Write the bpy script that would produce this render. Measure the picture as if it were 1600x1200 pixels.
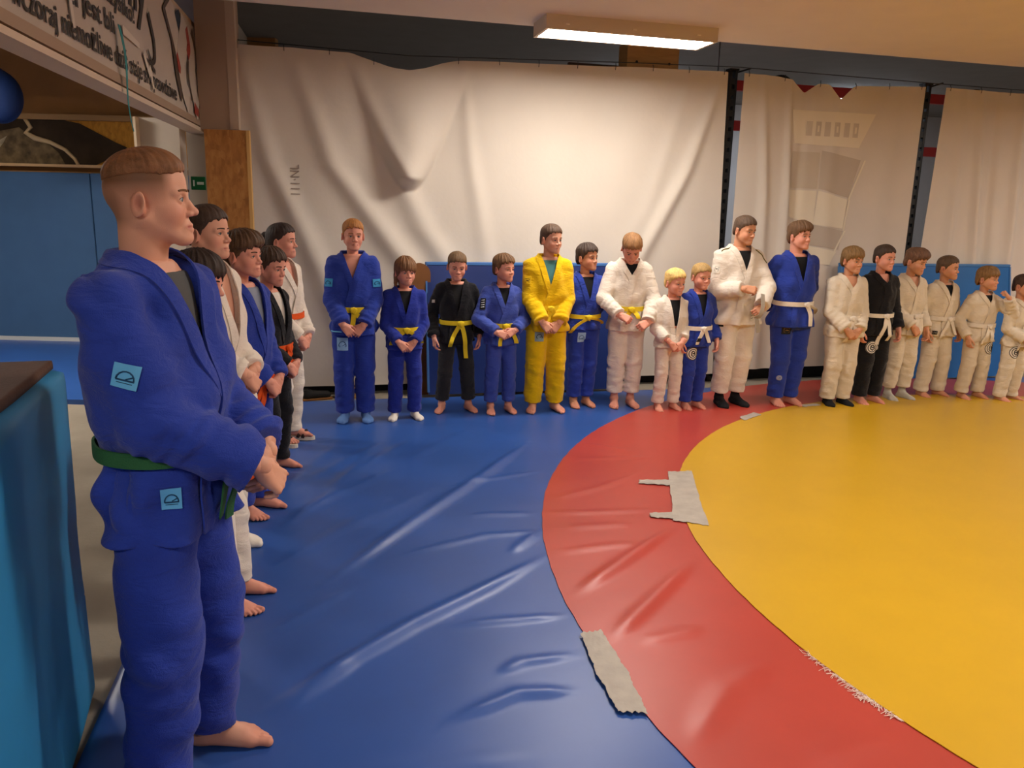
import bpy, math, random
import numpy as np
from mathutils import Vector, Matrix

# ------------------------------------------------------------------ scene, camera, light
sc = bpy.context.scene
for o in list(bpy.data.objects):
    bpy.data.objects.remove(o)
sc.view_settings.view_transform = 'Standard'
sc.view_settings.look = 'None'
sc.view_settings.exposure = 1.05
sc.view_settings.gamma = 1.0
sc.view_settings.use_curve_mapping = False
C = sc.collection
R = math.radians

CAM_H, PITCH, ROLL, FPX = 1.68, R(12.27), R(1.37), 1241.0
cam_d = bpy.data.cameras.new('camera')
cam_d.sensor_width = 36.0
cam_d.lens = 36.0 * FPX / 1600.0
cam_d.clip_start = 0.02
cam = bpy.data.objects.new('camera', cam_d)
C.objects.link(cam)
cp, sp = math.cos(PITCH), math.sin(PITCH)
fw = Vector((0, cp, -sp)); up0 = Vector((0, sp, cp)); rt0 = Vector((1, 0, 0))
rt = math.cos(ROLL) * rt0 + math.sin(ROLL) * up0
up = -math.sin(ROLL) * rt0 + math.cos(ROLL) * up0
M = Matrix.Identity(4)
for i in range(3):
    M[i][0], M[i][1], M[i][2] = rt[i], up[i], -fw[i]
M[2][3] = CAM_H
cam.matrix_world = M
sc.camera = cam

world = bpy.data.worlds.new('hall_ambient')
sc.world = world
world.use_nodes = True
bg = world.node_tree.nodes['Background']
bg.inputs[0].default_value = (0.95, 0.86, 0.78, 1)
bg.inputs[1].default_value = 0.32
LAMP_POWER = 30.0           # strength of the ceiling lamps' diffusers
LAMP_COL = (1.0, 0.915, 0.825)
GYM_POWER = 20.0

# ------------------------------------------------------------------ materials
def lin(c):
    if isinstance(c, str):
        c = tuple(int(c[i:i + 2], 16) / 255 for i in (0, 2, 4))
    return tuple(((v + 0.055) / 1.055) ** 2.4 if v > 0.04045 else v / 12.92 for v in c)

_mats = {}
def mat(name, col, rough=0.8, wr=0.0, bump=0.0, bscale=200.0, var=0.0, vscale=4.0, spec=0.3, metal=0.0, attr=False, sheen=0.0, stretch=None, emit=None):
    if name in _mats:
        return _mats[name]
    m = bpy.data.materials.new(name); m.use_nodes = True
    nt = m.node_tree; b = nt.nodes['Principled BSDF']
    c = lin(col)
    b.inputs['Base Color'].default_value = (*c, 1)
    b.inputs['Roughness'].default_value = rough
    b.inputs['Specular IOR Level'].default_value = spec
    b.inputs['Metallic'].default_value = metal
    if sheen:
        b.inputs['Sheen Weight'].default_value = sheen
        b.inputs['Sheen Roughness'].default_value = 0.5
    tc = nt.nodes.new('ShaderNodeTexCoord')
    src = tc.outputs['Object']
    if stretch:
        mp = nt.nodes.new('ShaderNodeMapping'); mp.inputs['Scale'].default_value = stretch
        nt.links.new(src, mp.inputs[0]); src = mp.outputs[0]
    colsock = None
    if attr:
        a = nt.nodes.new('ShaderNodeAttribute'); a.attribute_name = 'tint'
        colsock = a.outputs['Color']
    if var:
        n = nt.nodes.new('ShaderNodeTexNoise'); n.inputs['Scale'].default_value = vscale; n.inputs['Detail'].default_value = 5
        nt.links.new(src, n.inputs['Vector'])
        r_ = nt.nodes.new('ShaderNodeMapRange'); r_.inputs[1].default_value = 0.3; r_.inputs[2].default_value = 0.7
        r_.inputs[3].default_value = 1 - var; r_.inputs[4].default_value = 1 + var
        nt.links.new(n.outputs['Fac'], r_.inputs[0])
        mx = nt.nodes.new('ShaderNodeVectorMath'); mx.operation = 'SCALE'
        if colsock: nt.links.new(colsock, mx.inputs[0])
        else: mx.inputs[0].default_value = c
        nt.links.new(r_.outputs[0], mx.inputs['Scale'])
        colsock = mx.outputs[0]
    if colsock:
        nt.links.new(colsock, b.inputs['Base Color'])
    if bump:
        n2 = nt.nodes.new('ShaderNodeTexNoise'); n2.inputs['Scale'].default_value = bscale; n2.inputs['Detail'].default_value = 3
        nt.links.new(src, n2.inputs['Vector'])
        bp = nt.nodes.new('ShaderNodeBump'); bp.inputs['Strength'].default_value = bump; bp.inputs['Distance'].default_value = 0.01
        nt.links.new(n2.outputs['Fac'], bp.inputs['Height'])
        if wr:     # soft creases of the cloth
            n3 = nt.nodes.new('ShaderNodeTexNoise'); n3.inputs['Scale'].default_value = 13; n3.inputs['Detail'].default_value = 3; n3.inputs['Distortion'].default_value = 1.2
            mp3 = nt.nodes.new('ShaderNodeMapping'); mp3.inputs['Rotation'].default_value = (0.5, 0.4, 0.3); mp3.inputs['Scale'].default_value = (1.0, 1.0, 2.1)
            nt.links.new(tc.outputs['Object'], mp3.inputs[0]); nt.links.new(mp3.outputs[0], n3.inputs['Vector'])
            b3 = nt.nodes.new('ShaderNodeBump'); b3.inputs['Strength'].default_value = wr; b3.inputs['Distance'].default_value = 0.02
            nt.links.new(n3.outputs['Fac'], b3.inputs['Height']); nt.links.new(b3.outputs[0], bp.inputs['Normal'])
        nt.links.new(bp.outputs[0], b.inputs['Normal'])
    if emit:
        b.inputs['Emission Color'].default_value = (*emit[0], 1)
        b.inputs['Emission Strength'].default_value = emit[1]
    _mats[name] = m
    return m

def osb_mat(name, a, b_, c):
    m = bpy.data.materials.new(name); m.use_nodes = True
    nt = m.node_tree; bs = nt.nodes['Principled BSDF']; bs.inputs['Roughness'].default_value = 0.7
    tc = nt.nodes.new('ShaderNodeTexCoord')
    mp = nt.nodes.new('ShaderNodeMapping'); mp.inputs['Scale'].default_value = (22, 22, 9); mp.inputs['Rotation'].default_value = (0.2, 0.5, 0.3)
    v = nt.nodes.new('ShaderNodeTexVoronoi'); v.inputs['Scale'].default_value = 1.6
    n = nt.nodes.new('ShaderNodeTexNoise'); n.inputs['Scale'].default_value = 1.2; n.inputs['Detail'].default_value = 6
    mx = nt.nodes.new('ShaderNodeMix'); mx.data_type = 'RGBA'; mx.inputs[0].default_value = 0.78
    cr = nt.nodes.new('ShaderNodeValToRGB')
    cr.color_ramp.elements[0].position = 0.25; cr.color_ramp.elements[0].color = (*lin(a), 1)
    cr.color_ramp.elements[1].position = 0.75; cr.color_ramp.elements[1].color = (*lin(c), 1)
    e = cr.color_ramp.elements.new(0.5); e.color = (*lin(b_), 1)
    nt.links.new(tc.outputs['Object'], mp.inputs[0]); nt.links.new(mp.outputs[0], v.inputs['Vector']); nt.links.new(mp.outputs[0], n.inputs['Vector'])
    nt.links.new(v.outputs['Color'], mx.inputs[6]); nt.links.new(n.outputs['Color'], mx.inputs[7])
    nt.links.new(mx.outputs[2], cr.inputs[0]); nt.links.new(cr.outputs[0], bs.inputs['Base Color'])
    return m

# ------------------------------------------------------------------ mesh helpers
def raw_mesh(name, V, F, m=None, smooth=True, mats=None, midx=None):
    """V (n,3) array, F (k,4) or (k,3) int array or list of faces"""
    me = bpy.data.meshes.new(name)
    V = np.asarray(V, np.float32).reshape(-1, 3)
    if isinstance(F, np.ndarray):
        k = F.shape[1]
        me.vertices.add(len(V)); me.vertices.foreach_set('co', V.ravel())
        me.loops.add(F.size); me.loops.foreach_set('vertex_index', F.astype(np.int32).ravel())
        me.polygons.add(len(F))
        me.polygons.foreach_set('loop_start', (np.arange(len(F)) * k).astype(np.int32))
        me.update(calc_edges=True)
    else:
        me.from_pydata(V.tolist(), [], F)
    if smooth:
        me.polygons.foreach_set('use_smooth', np.ones(len(me.polygons), bool))
    for mm in (mats or ([m] if m else [])):
        me.materials.append(mm)
    if midx is not None:
        me.polygons.foreach_set('material_index', np.asarray(midx, np.int32))
    me.validate()
    return me

def link(name, me, parent=None, loc=None, rot=None):
    o = bpy.data.objects.new(name, me)
    C.objects.link(o)
    if parent: o.parent = parent
    if loc is not None: o.location = loc
    if rot is not None: o.rotation_euler = rot
    return o

def tag(o, label=None, cat=None, group=None, kind=None):
    if label: o['label'] = label
    if cat: o['category'] = cat
    if group: o['group'] = group
    if kind: o['kind'] = kind
    return o

def empty(name, loc=(0, 0, 0), rz=0.0):
    o = bpy.data.objects.new(name, None); C.objects.link(o)
    o.location = loc; o.rotation_euler = (0, 0, rz)
    o.empty_display_size = 0.1
    return o

class MB:
    """collects boxes, tubes and ribbons into one mesh"""
    def __init__(s): s.V = []; s.F = []
    def add(s, V, F):
        n = len(s.V); s.V += [tuple(v) for v in V]; s.F += [tuple(i + n for i in f) for f in F]
    def box(s, c, d, rz=0.0, bev=0.0, rx=0.0, ry=0.0):
        import bmesh
        bm = bmesh.new(); bmesh.ops.create_cube(bm, size=1)
        for v in bm.verts: v.co = Vector((v.co.x * d[0], v.co.y * d[1], v.co.z * d[2]))
        if bev: bmesh.ops.bevel(bm, geom=bm.edges[:], offset=bev, segments=2, profile=0.5, affect='EDGES')
        mt = Matrix.Translation(c) @ Matrix.Rotation(rz, 4, 'Z') @ Matrix.Rotation(ry, 4, 'Y') @ Matrix.Rotation(rx, 4, 'X')
        bm.verts.ensure_lookup_table()
        bm.verts.index_update()
        s.add([mt @ v.co for v in bm.verts], [[v.index for v in f.verts] for f in bm.faces]); bm.free()
        return s
    def tube(s, pts, r, n=8):
        pts = [Vector(p) for p in pts]; rs = r if isinstance(r, (list, tuple)) else [r] * len(pts)
        V = []; F = []; u = None
        for i, p in enumerate(pts):
            t = (pts[min(i + 1, len(pts) - 1)] - pts[max(i - 1, 0)]).normalized()
            if u is None: u = t.orthogonal().normalized()
            u = (u - t * u.dot(t)).normalized(); w = t.cross(u)
            for k in range(n):
                a = 2 * math.pi * k / n
                V.append(p + (u * math.cos(a) + w * math.sin(a)) * rs[i])
        for i in range(len(pts) - 1):
            for k in range(n):
                F.append((i * n + k, i * n + (k + 1) % n, (i + 1) * n + (k + 1) % n, (i + 1) * n + k))
        F.append(tuple(range(n - 1, -1, -1))); F.append(tuple((len(pts) - 1) * n + k for k in range(n)))
        s.add(V, F); return s
    def build(s, name, m, parent=None, smooth=False, loc=None, rot=None):
        me = raw_mesh(name, s.V, s.F, m, smooth)
        return link(name, me, parent, loc, rot)

def sheet(P, thick=0.0, N=None):
    """P (a,b,3) grid of points -> closed slab (thick along N per point) V,F"""
    P = np.asarray(P, float); a, b = P.shape[:2]
    idx = np.arange(a * b).reshape(a, b)
    q = np.stack([idx[:-1, :-1], idx[1:, :-1], idx[1:, 1:], idx[:-1, 1:]], -1).reshape(-1, 4)
    if not thick: return P.reshape(-1, 3), q
    if N is None:
        du = np.gradient(P, axis=0); dv = np.gradient(P, axis=1)
        N = np.cross(du, dv); N /= np.linalg.norm(N, axis=-1, keepdims=True) + 1e-12
    Q = P + N * thick
    V = np.concatenate([P.reshape(-1, 3), Q.reshape(-1, 3)])
    o = a * b
    F = [q[:, ::-1], q + o]
    def side(e):
        e = np.asarray(e); F.append(np.stack([e[:-1], e[1:], e[1:] + o, e[:-1] + o], -1))
    side(idx[:, 0]); side(idx[::-1, -1]); side(idx[0, ::-1]); side(idx[-1, :])
    # own vertices for the rim, so that its shading stays crisp
    F = np.concatenate(F); nf = 2 * len(q); rim = F[nf:]
    un, inv = np.unique(rim, return_inverse=True)
    F = np.concatenate([F[:nf], inv.reshape(rim.shape) + len(V)]); V = np.concatenate([V, V[un]])
    return V, F

# ------------------------------------------------------------------ implicit surfaces (for organic shapes)
BIG = 0.08
class Field:
    def __init__(s, lo, hi, h, zaxis=None):
        s.ax = [np.arange(lo[i], hi[i] + h, h, dtype=np.float32) for i in range(3)]
        if zaxis is not None: s.ax[2] = np.asarray(zaxis, np.float32)
        s.h = h
        s.D = np.full([len(a) for a in s.ax], BIG, np.float32)
    def clone(s):
        f = Field.__new__(Field); f.ax = s.ax; f.h = s.h; f.D = s.D.copy(); return f
    def sub(s, lo, hi):
        sl = tuple(slice(max(0, int(np.searchsorted(s.ax[i], lo[i])) - 1), int(np.searchsorted(s.ax[i], hi[i])) + 1) for i in range(3))
        X = s.ax[0][sl[0]][:, None, None]; Y = s.ax[1][sl[1]][None, :, None]; Z = s.ax[2][sl[2]][None, None, :]
        return sl, X, Y, Z
    def put(s, sl, d, k=0.0, op='u'):
        A = s.D[sl]
        if A.size == 0: return
        d = d.astype(np.float32)
        if op == 'u':
            if k > 0:
                h = np.clip(0.5 + 0.5 * (A - d) / k, 0, 1)
                s.D[sl] = A * (1 - h) + d * h - k * h * (1 - h)
            else: s.D[sl] = np.minimum(A, d)
        else:
            nd = -d
            if k > 0:
                h = np.clip(0.5 - 0.5 * (A - nd) / k, 0, 1)
                s.D[sl] = A * (1 - h) + nd * h + k * h * (1 - h)
            else: s.D[sl] = np.maximum(A, nd)
    def cone(s, a, b, ra, rb, k=0.0, op='u', wr=None, cut=None, flat=None):
        a = np.asarray(a, np.float32); b = np.asarray(b, np.float32)
        m = max(ra, rb) + k + 2.5 * s.h + (abs(wr[0]) if wr else 0)
        sl, X, Y, Z = s.sub(np.minimum(a, b) - m, np.maximum(a, b) + m)
        ab = b - a; L2 = float(ab @ ab) + 1e-9
        t = ((X - a[0]) * ab[0] + (Y - a[1]) * ab[1] + (Z - a[2]) * ab[2]) / L2
        tc = np.clip(t, 0, 1)
        dx = X - a[0] - tc * ab[0]; dy = Y - a[1] - tc * ab[1]; dz = Z - a[2] - tc * ab[2]
        d = np.sqrt(dx * dx + dy * dy + dz * dz) - (ra + (rb - ra) * tc)
        if wr:   # wrinkles: amplitude, count along, phase, twist
            ang = np.arctan2(dy, dx + 0.7 * dz)
            p_ = wr[2]
            wv = np.sin(2 * math.pi * wr[1] * t + p_ + wr[3] * np.sin(ang + p_) + 0.9 * np.sin(2 * ang - 3 * t)) * (0.5 + 0.5 * np.sin(2.0 * ang + 5.3 * t + 2 * p_))
            wv += 0.7 * np.sin(2 * math.pi * wr[1] * 1.9 * t - p_ * 2 - 1.7 * np.cos(ang + 1.3 * p_)) * (0.5 + 0.5 * np.sin(ang * 1.0 - 7 * t + p_))
            wv += 0.9 * np.sin(3 * ang + 2.2 * t + 3 * p_) * np.clip(1.2 - t, 0.3, 1)
            d = d + wr[0] * wv * (0.55 + 0.6 * np.clip(np.abs(t - 0.45) * 2, 0, 1))
        if cut is not None:   # (lo, hi) limits of t
            L = math.sqrt(L2)
            if cut[0] is not None: d = np.maximum(d, (cut[0] - t) * L)
            if cut[1] is not None: d = np.maximum(d, (t - cut[1]) * L)
        s.put(sl, d, k, op)
    def ell(s, c, r, k=0.0, op='u', rot=None):
        c = np.asarray(c, np.float32); m = max(r) + k + 2.5 * s.h if rot is not None else np.asarray(r) + k + 2.5 * s.h
        sl, X, Y, Z = s.sub(c - m, c + m)
        x, y, z = X - c[0], Y - c[1], Z - c[2]
        if rot is not None:
            Rm = np.asarray(rot, np.float32)   # rows: local axes
            x, y, z = (Rm[0, 0] * x + Rm[0, 1] * y + Rm[0, 2] * z, Rm[1, 0] * x + Rm[1, 1] * y + Rm[1, 2] * z, Rm[2, 0] * x + Rm[2, 1] * y + Rm[2, 2] * z)
        k0 = np.sqrt((x / r[0]) ** 2 + (y / r[1]) ** 2 + (z / r[2]) ** 2)
        k1 = np.sqrt((x / r[0] ** 2) ** 2 + (y / r[1] ** 2) ** 2 + (z / r[2] ** 2) ** 2) + 1e-6
        d = k0 * (k0 - 1) / k1
        s.put(sl, d, k, op)
    def stack(s, zs, a, b, cx, n=2.4, k=0.0, fold=None, z0=None, z1=None, cy=None, smooth=True):
        """column of superellipse sections"""
        zs = np.asarray(zs, float)
        ma, mb = max(a) + 0.04, max(b) + 0.04
        sl, X, Y, Z = s.sub((min(cx) - ma, -mb - 0.06, zs[0] - 0.05), (max(cx) + ma, mb + 0.06, zs[-1] + 0.05))
        zz = s.ax[2][sl[2]]
        def it(v):
            q = np.interp(zz, zs, v)
            if smooth:
                st = 0.025
                q = 0.3 * q + 0.25 * (np.interp(zz - st, zs, v) + np.interp(zz + st, zs, v)) + 0.1 * (np.interp(zz - 2 * st, zs, v) + np.interp(zz + 2 * st, zs, v))
            return q.astype(np.float32)[None, None, :]
        A, B, CX = it(a), it(b), it(cx)
        CY = it(cy) if cy is not None else 0.0
        mm = (np.abs((X - CX) / A) ** n + np.abs((Y - CY) / B) ** n) ** (1.0 / n)
        d = (mm - 1) * np.minimum(A, B) * 0.95
        if fold is not None: d = d + fold(X, Y, Z)
        d = np.maximum(d, np.maximum((z0 if z0 is not None else zs[0]) - Z, Z - (z1 if z1 is not None else zs[-1])))
        d = np.minimum(d, BIG)
        s.put(sl, d, k)
    def sample(s, P):
        P = np.asarray(P, np.float32); sh = P.shape[:-1]; P = P.reshape(-1, 3)
        ii = []; ff = []
        for i in range(3):
            u = np.interp(P[:, i], s.ax[i], np.arange(len(s.ax[i])))
            j = np.clip(u.astype(int), 0, len(s.ax[i]) - 2); ii.append(j); ff.append((u - j).astype(np.float32))
        r = 0
        for a in (0, 1):
            for b in (0, 1):
                for c in (0, 1):
                    w = (ff[0] if a else 1 - ff[0]) * (ff[1] if b else 1 - ff[1]) * (ff[2] if c else 1 - ff[2])
                    r = r + w * s.D[ii[0] + a, ii[1] + b, ii[2] + c]
        return r.reshape(sh)
    def grad(s, P):
        e = s.h; P = np.asarray(P, float)
        g = np.stack([s.sample(P + np.eye(3)[i] * e) - s.sample(P - np.eye(3)[i] * e) for i in range(3)], -1)
        return g / (np.linalg.norm(g, axis=-1, keepdims=True) + 1e-9)
    def cast(s, O, Dr, tmax, step=0.004):
        """first entry into the solid going from O along Dr"""
        O = np.asarray(O, float); Dr = np.asarray(Dr, float)
        ts = np.arange(0, tmax, step)
        P = O[..., None, :] + Dr[..., None, :] * ts[:, None]
        v = s.sample(P)
        hit = v < 0
        i = np.where(hit.any(-1), hit.argmax(-1), len(ts) - 1)
        i = np.maximum(i, 1)
        v1 = np.take_along_axis(v, i[..., None], -1)[..., 0]; v0 = np.take_along_axis(v, i[..., None] - 1, -1)[..., 0]
        t = ts[i - 1] + step * np.clip(v0 / (v0 - v1 + 1e-9), 0, 1)
        return O + Dr * t[..., None], hit.any(-1)
    def mesh(s):
        D = s.D; nx, ny, nz = D.shape
        S = D < 0
        c = np.zeros((nx - 1, ny - 1, nz - 1), np.uint8)
        for a in (0, 1):
            for b in (0, 1):
                for e in (0, 1):
                    c += S[a:nx - 1 + a, b:ny - 1 + b, e:nz - 1 + e]
        act = (c > 0) & (c < 8)
        I, J, K = np.nonzero(act)
        idx = np.full(act.shape, -1, np.int32); idx[act] = np.arange(len(I), dtype=np.int32)
        pos = np.zeros((len(I), 3), np.float32); cnt = np.zeros(len(I), np.float32)
        cd = {}
        for a in (0, 1):
            for b in (0, 1):
                for e in (0, 1):
                    cd[a, b, e] = D[I + a, J + b, K + e]
        for ax in range(3):
            for p in (0, 1):
                for q in (0, 1):
                    ca = [0, 0, 0]; o2 = [i for i in range(3) if i != ax]; ca[o2[0]] = p; ca[o2[1]] = q
                    cb = list(ca); cb[ax] = 1
                    da, db = cd[tuple(ca)], cd[tuple(cb)]
                    x = (da < 0) != (db < 0)
                    t = np.where(x, da / np.where(x, da - db, 1), 0)
                    for i in range(3):
                        pos[:, i] += np.where(x, ca[i] + (t if i == ax else 0), 0)
                    cnt += x
        pos /= cnt[:, None]
        pos += np.stack([I, J, K], -1)
        V = np.stack([np.interp(pos[:, i], np.arange(len(s.ax[i])), s.ax[i]) for i in range(3)], -1)
        F = []
        for ax in range(3):
            A = np.moveaxis(S, ax, 0); Ix = np.moveaxis(idx, ax, 0)
            e = A[:-1] != A[1:]
            e = e[:, 1:-1, 1:-1]
            u, v, w = np.nonzero(e)
            v1, w1 = v + 1, w + 1
            q = np.stack([Ix[u, v1 - 1, w1 - 1], Ix[u, v1, w1 - 1], Ix[u, v1, w1], Ix[u, v1 - 1, w1]], -1)
            inside = A[:-1][u, v1, w1]
            if ax == 1: inside = ~inside
            q[~inside] = q[~inside][:, ::-1]
            F.append(q)
        F = np.concatenate(F)
        F = F[(F >= 0).all(1)]
        return V.astype(np.float32), F

def smooth_verts(V, F, it=1, lam=0.5):
    n = len(V)
    for _ in range(it):
        acc = np.zeros((n, 3)); cnt = np.zeros(n)
        for a, b in ((0, 1), (1, 2), (2, 3), (3, 0)):
            for i in range(3):
                acc[:, i] += np.bincount(F[:, a], V[F[:, b], i], n) + np.bincount(F[:, b], V[F[:, a], i], n)
            cnt += np.bincount(F[:, a], minlength=n) + np.bincount(F[:, b], minlength=n)
        V = V + lam * (acc / np.maximum(cnt, 1)[:, None] - V)
    return V

def join(parts):
    Vs, Fs, n = [], [], 0
    for V, F in parts:
        Vs.append(np.asarray(V)); Fs.append(np.asarray(F) + n); n += len(V)
    return np.concatenate(Vs), np.concatenate(Fs)

def rotz(a): return np.array([[math.cos(a), -math.sin(a), 0], [math.sin(a), math.cos(a), 0], [0, 0, 1.0]])
def roty(a): return np.array([[math.cos(a), 0, math.sin(a)], [0, 1.0, 0], [-math.sin(a), 0, math.cos(a)]])
def rotx(a): return np.array([[1.0, 0, 0], [0, math.cos(a), -math.sin(a)], [0, math.sin(a), math.cos(a)]])

# ------------------------------------------------------------------ hands and feet (right ones; the left is mirrored)
_hand = {}
def hand_proto(pose, h=0.003):
    """right hand, wrist at origin, fingers +x, back of hand +z, thumb +y; 0.19 m long"""
    key = (pose, h)
    if key in _hand: return _hand[key]
    f = Field((-0.075, -0.07, -0.11), (0.2, 0.085, 0.045), h)
    curl = {'clasp': (38, 42, 25), 'relaxed': (22, 34, 22), 'fist': (72, 85, 45), 'hold': (50, 60, 30), 'flat': (12, 16, 10)}[pose]
    ys = [0.030, 0.0102, -0.0100, -0.0285]
    Ls = [0.070, 0.078, 0.073, 0.057]
    for i in range(4):
        f.cone((0.012, ys[i] * 0.62, 0), (0.088 - (0.006 if i == 3 else 0), ys[i] * 0.98, 0.001), 0.0145, 0.0118, 0.012)
    f.ell((0.03, 0.022, -0.010), (0.032, 0.018, 0.015), 0.012)
    f.ell((0.04, -0.022, -0.010), (0.036, 0.014, 0.013), 0.012)
    f.cone((-0.06, 0.010, 0), (0.018, 0.012, 0), 0.0205, 0.0165, 0.014)
    f.cone((-0.06, -0.010, 0), (0.018, -0.012, 0), 0.0205, 0.0165, 0.014)
    for i in range(4):
        p = np.array([0.088 - (0.006 if i == 3 else 0), ys[i], 0.001]); ang = 0.0
        spread = (1.5 - i) * R(3.0)
        g = Field(f.ax and (f.ax[0][0], f.ax[1][0], f.ax[2][0]), (0, 0, 0), h); 
        for j in range(3):
            ang += R(curl[j] + (i * 3 if j == 0 else 0))
            L = Ls[i] * (0.45, 0.30, 0.25)[j]
            d = np.array([math.cos(ang), math.sin(spread), -math.sin(ang)])
            q = p + d * L
            r0 = (0.0088, 0.0080, 0.0074)[j] * (0.9 if i == 3 else 1); r1 = (0.0082, 0.0074, 0.0062)[j] * (0.9 if i == 3 else 1)
            f.cone(p, q, r0, r1, 0.0035 if j else 0.008)
            p = q
    tp = [np.array(v) for v in ((0.022, 0.028, -0.006), (0.052, 0.050, -0.016), (0.080, 0.056, -0.026), (0.100, 0.052, -0.034))]
    if pose in ('fist', 'hold'): tp = [np.array(v) for v in ((0.022, 0.028, -0.008), (0.055, 0.042, -0.026), (0.082, 0.030, -0.040), (0.098, 0.012, -0.046))]
    for j in range(3):
        f.cone(tp[j], tp[j + 1], (0.0150, 0.0108, 0.0095)[j], (0.0112, 0.0098, 0.0075)[j], 0.008 if j == 0 else 0.003)
    V, F = f.mesh()
    _hand[key] = (V, F)
    return V, F

_foot = {}
def foot_proto(sock=False, h=0.0035):
    """right foot; ankle axis at origin, toes +x, sole at z=0, big toe toward +y; 0.25 m long"""
    key = (sock, h)
    if key in _foot: return _foot[key]
    f = Field((-0.09, -0.08, -0.02), (0.22, 0.075, 0.20), h)
    f.cone((0.0, 0, 0.20), (-0.004, 0, 0.075), 0.039, 0.035, 0.02)
    f.ell((-0.032, 0, 0.03), (0.034, 0.031, 0.034), 0.02)
    f.cone((0.0, 0, 0.068), (0.10, 0.012, 0.032), 0.035, 0.024, 0.025)
    f.cone((-0.02, -0.008, 0.025), (0.115, -0.026, 0.016), 0.026, 0.017, 0.02)
    f.cone((0.0, 0.010, 0.030), (0.125, 0.026, 0.019), 0.026, 0.020, 0.02)
    f.cone((0.09, -0.01, 0.022), (0.125, 0.0, 0.017), 0.026, 0.018, 0.02)
    f.ell((0.0, 0.032, 0.075), (0.012, 0.009, 0.012), 0.012); f.ell((-0.006, -0.032, 0.068), (0.012, 0.009, 0.012), 0.012)
    if sock:
        f.cone((0.125, 0.024, 0.018), (0.165, 0.018, 0.015), 0.020, 0.016, 0.02)
        f.cone((0.12, 0.0, 0.017), (0.158, 0.004, 0.014), 0.018, 0.015, 0.02)
        f.cone((0.11, -0.024, 0.016), (0.142, -0.022, 0.013), 0.017, 0.014, 0.02)
    else:
        ty = [0.030, 0.0085, -0.0085, -0.0235, -0.037]
        tl = [0.052, 0.046, 0.040, 0.033, 0.026]
        tx = [0.124, 0.128, 0.122, 0.112, 0.099]
        tr = [0.0145, 0.0098, 0.0092, 0.0088, 0.0086]
        for i in range(5):
            a = np.array([tx[i], ty[i], 0.018]); b = np.array([tx[i] + tl[i] * 0.62, ty[i] * 0.98, 0.019 if i else 0.017]); c = np.array([tx[i] + tl[i], ty[i] * 0.95, tr[i] * 0.9])
            f.cone(a, b, tr[i] * 1.02, tr[i] * 0.86, 0.010); f.cone(b, c, tr[i] * 0.86, tr[i] * 0.98, 0.003)
    f.D[:, :, f.ax[2] < 0.0] = np.maximum(f.D[:, :, f.ax[2] < 0.0], 0.004)
    V, F = f.mesh()
    V[:, 2] = np.maximum(V[:, 2], 0.0)
    if sock:
        pass
    _foot[key] = (V, F)
    return V, F

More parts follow.
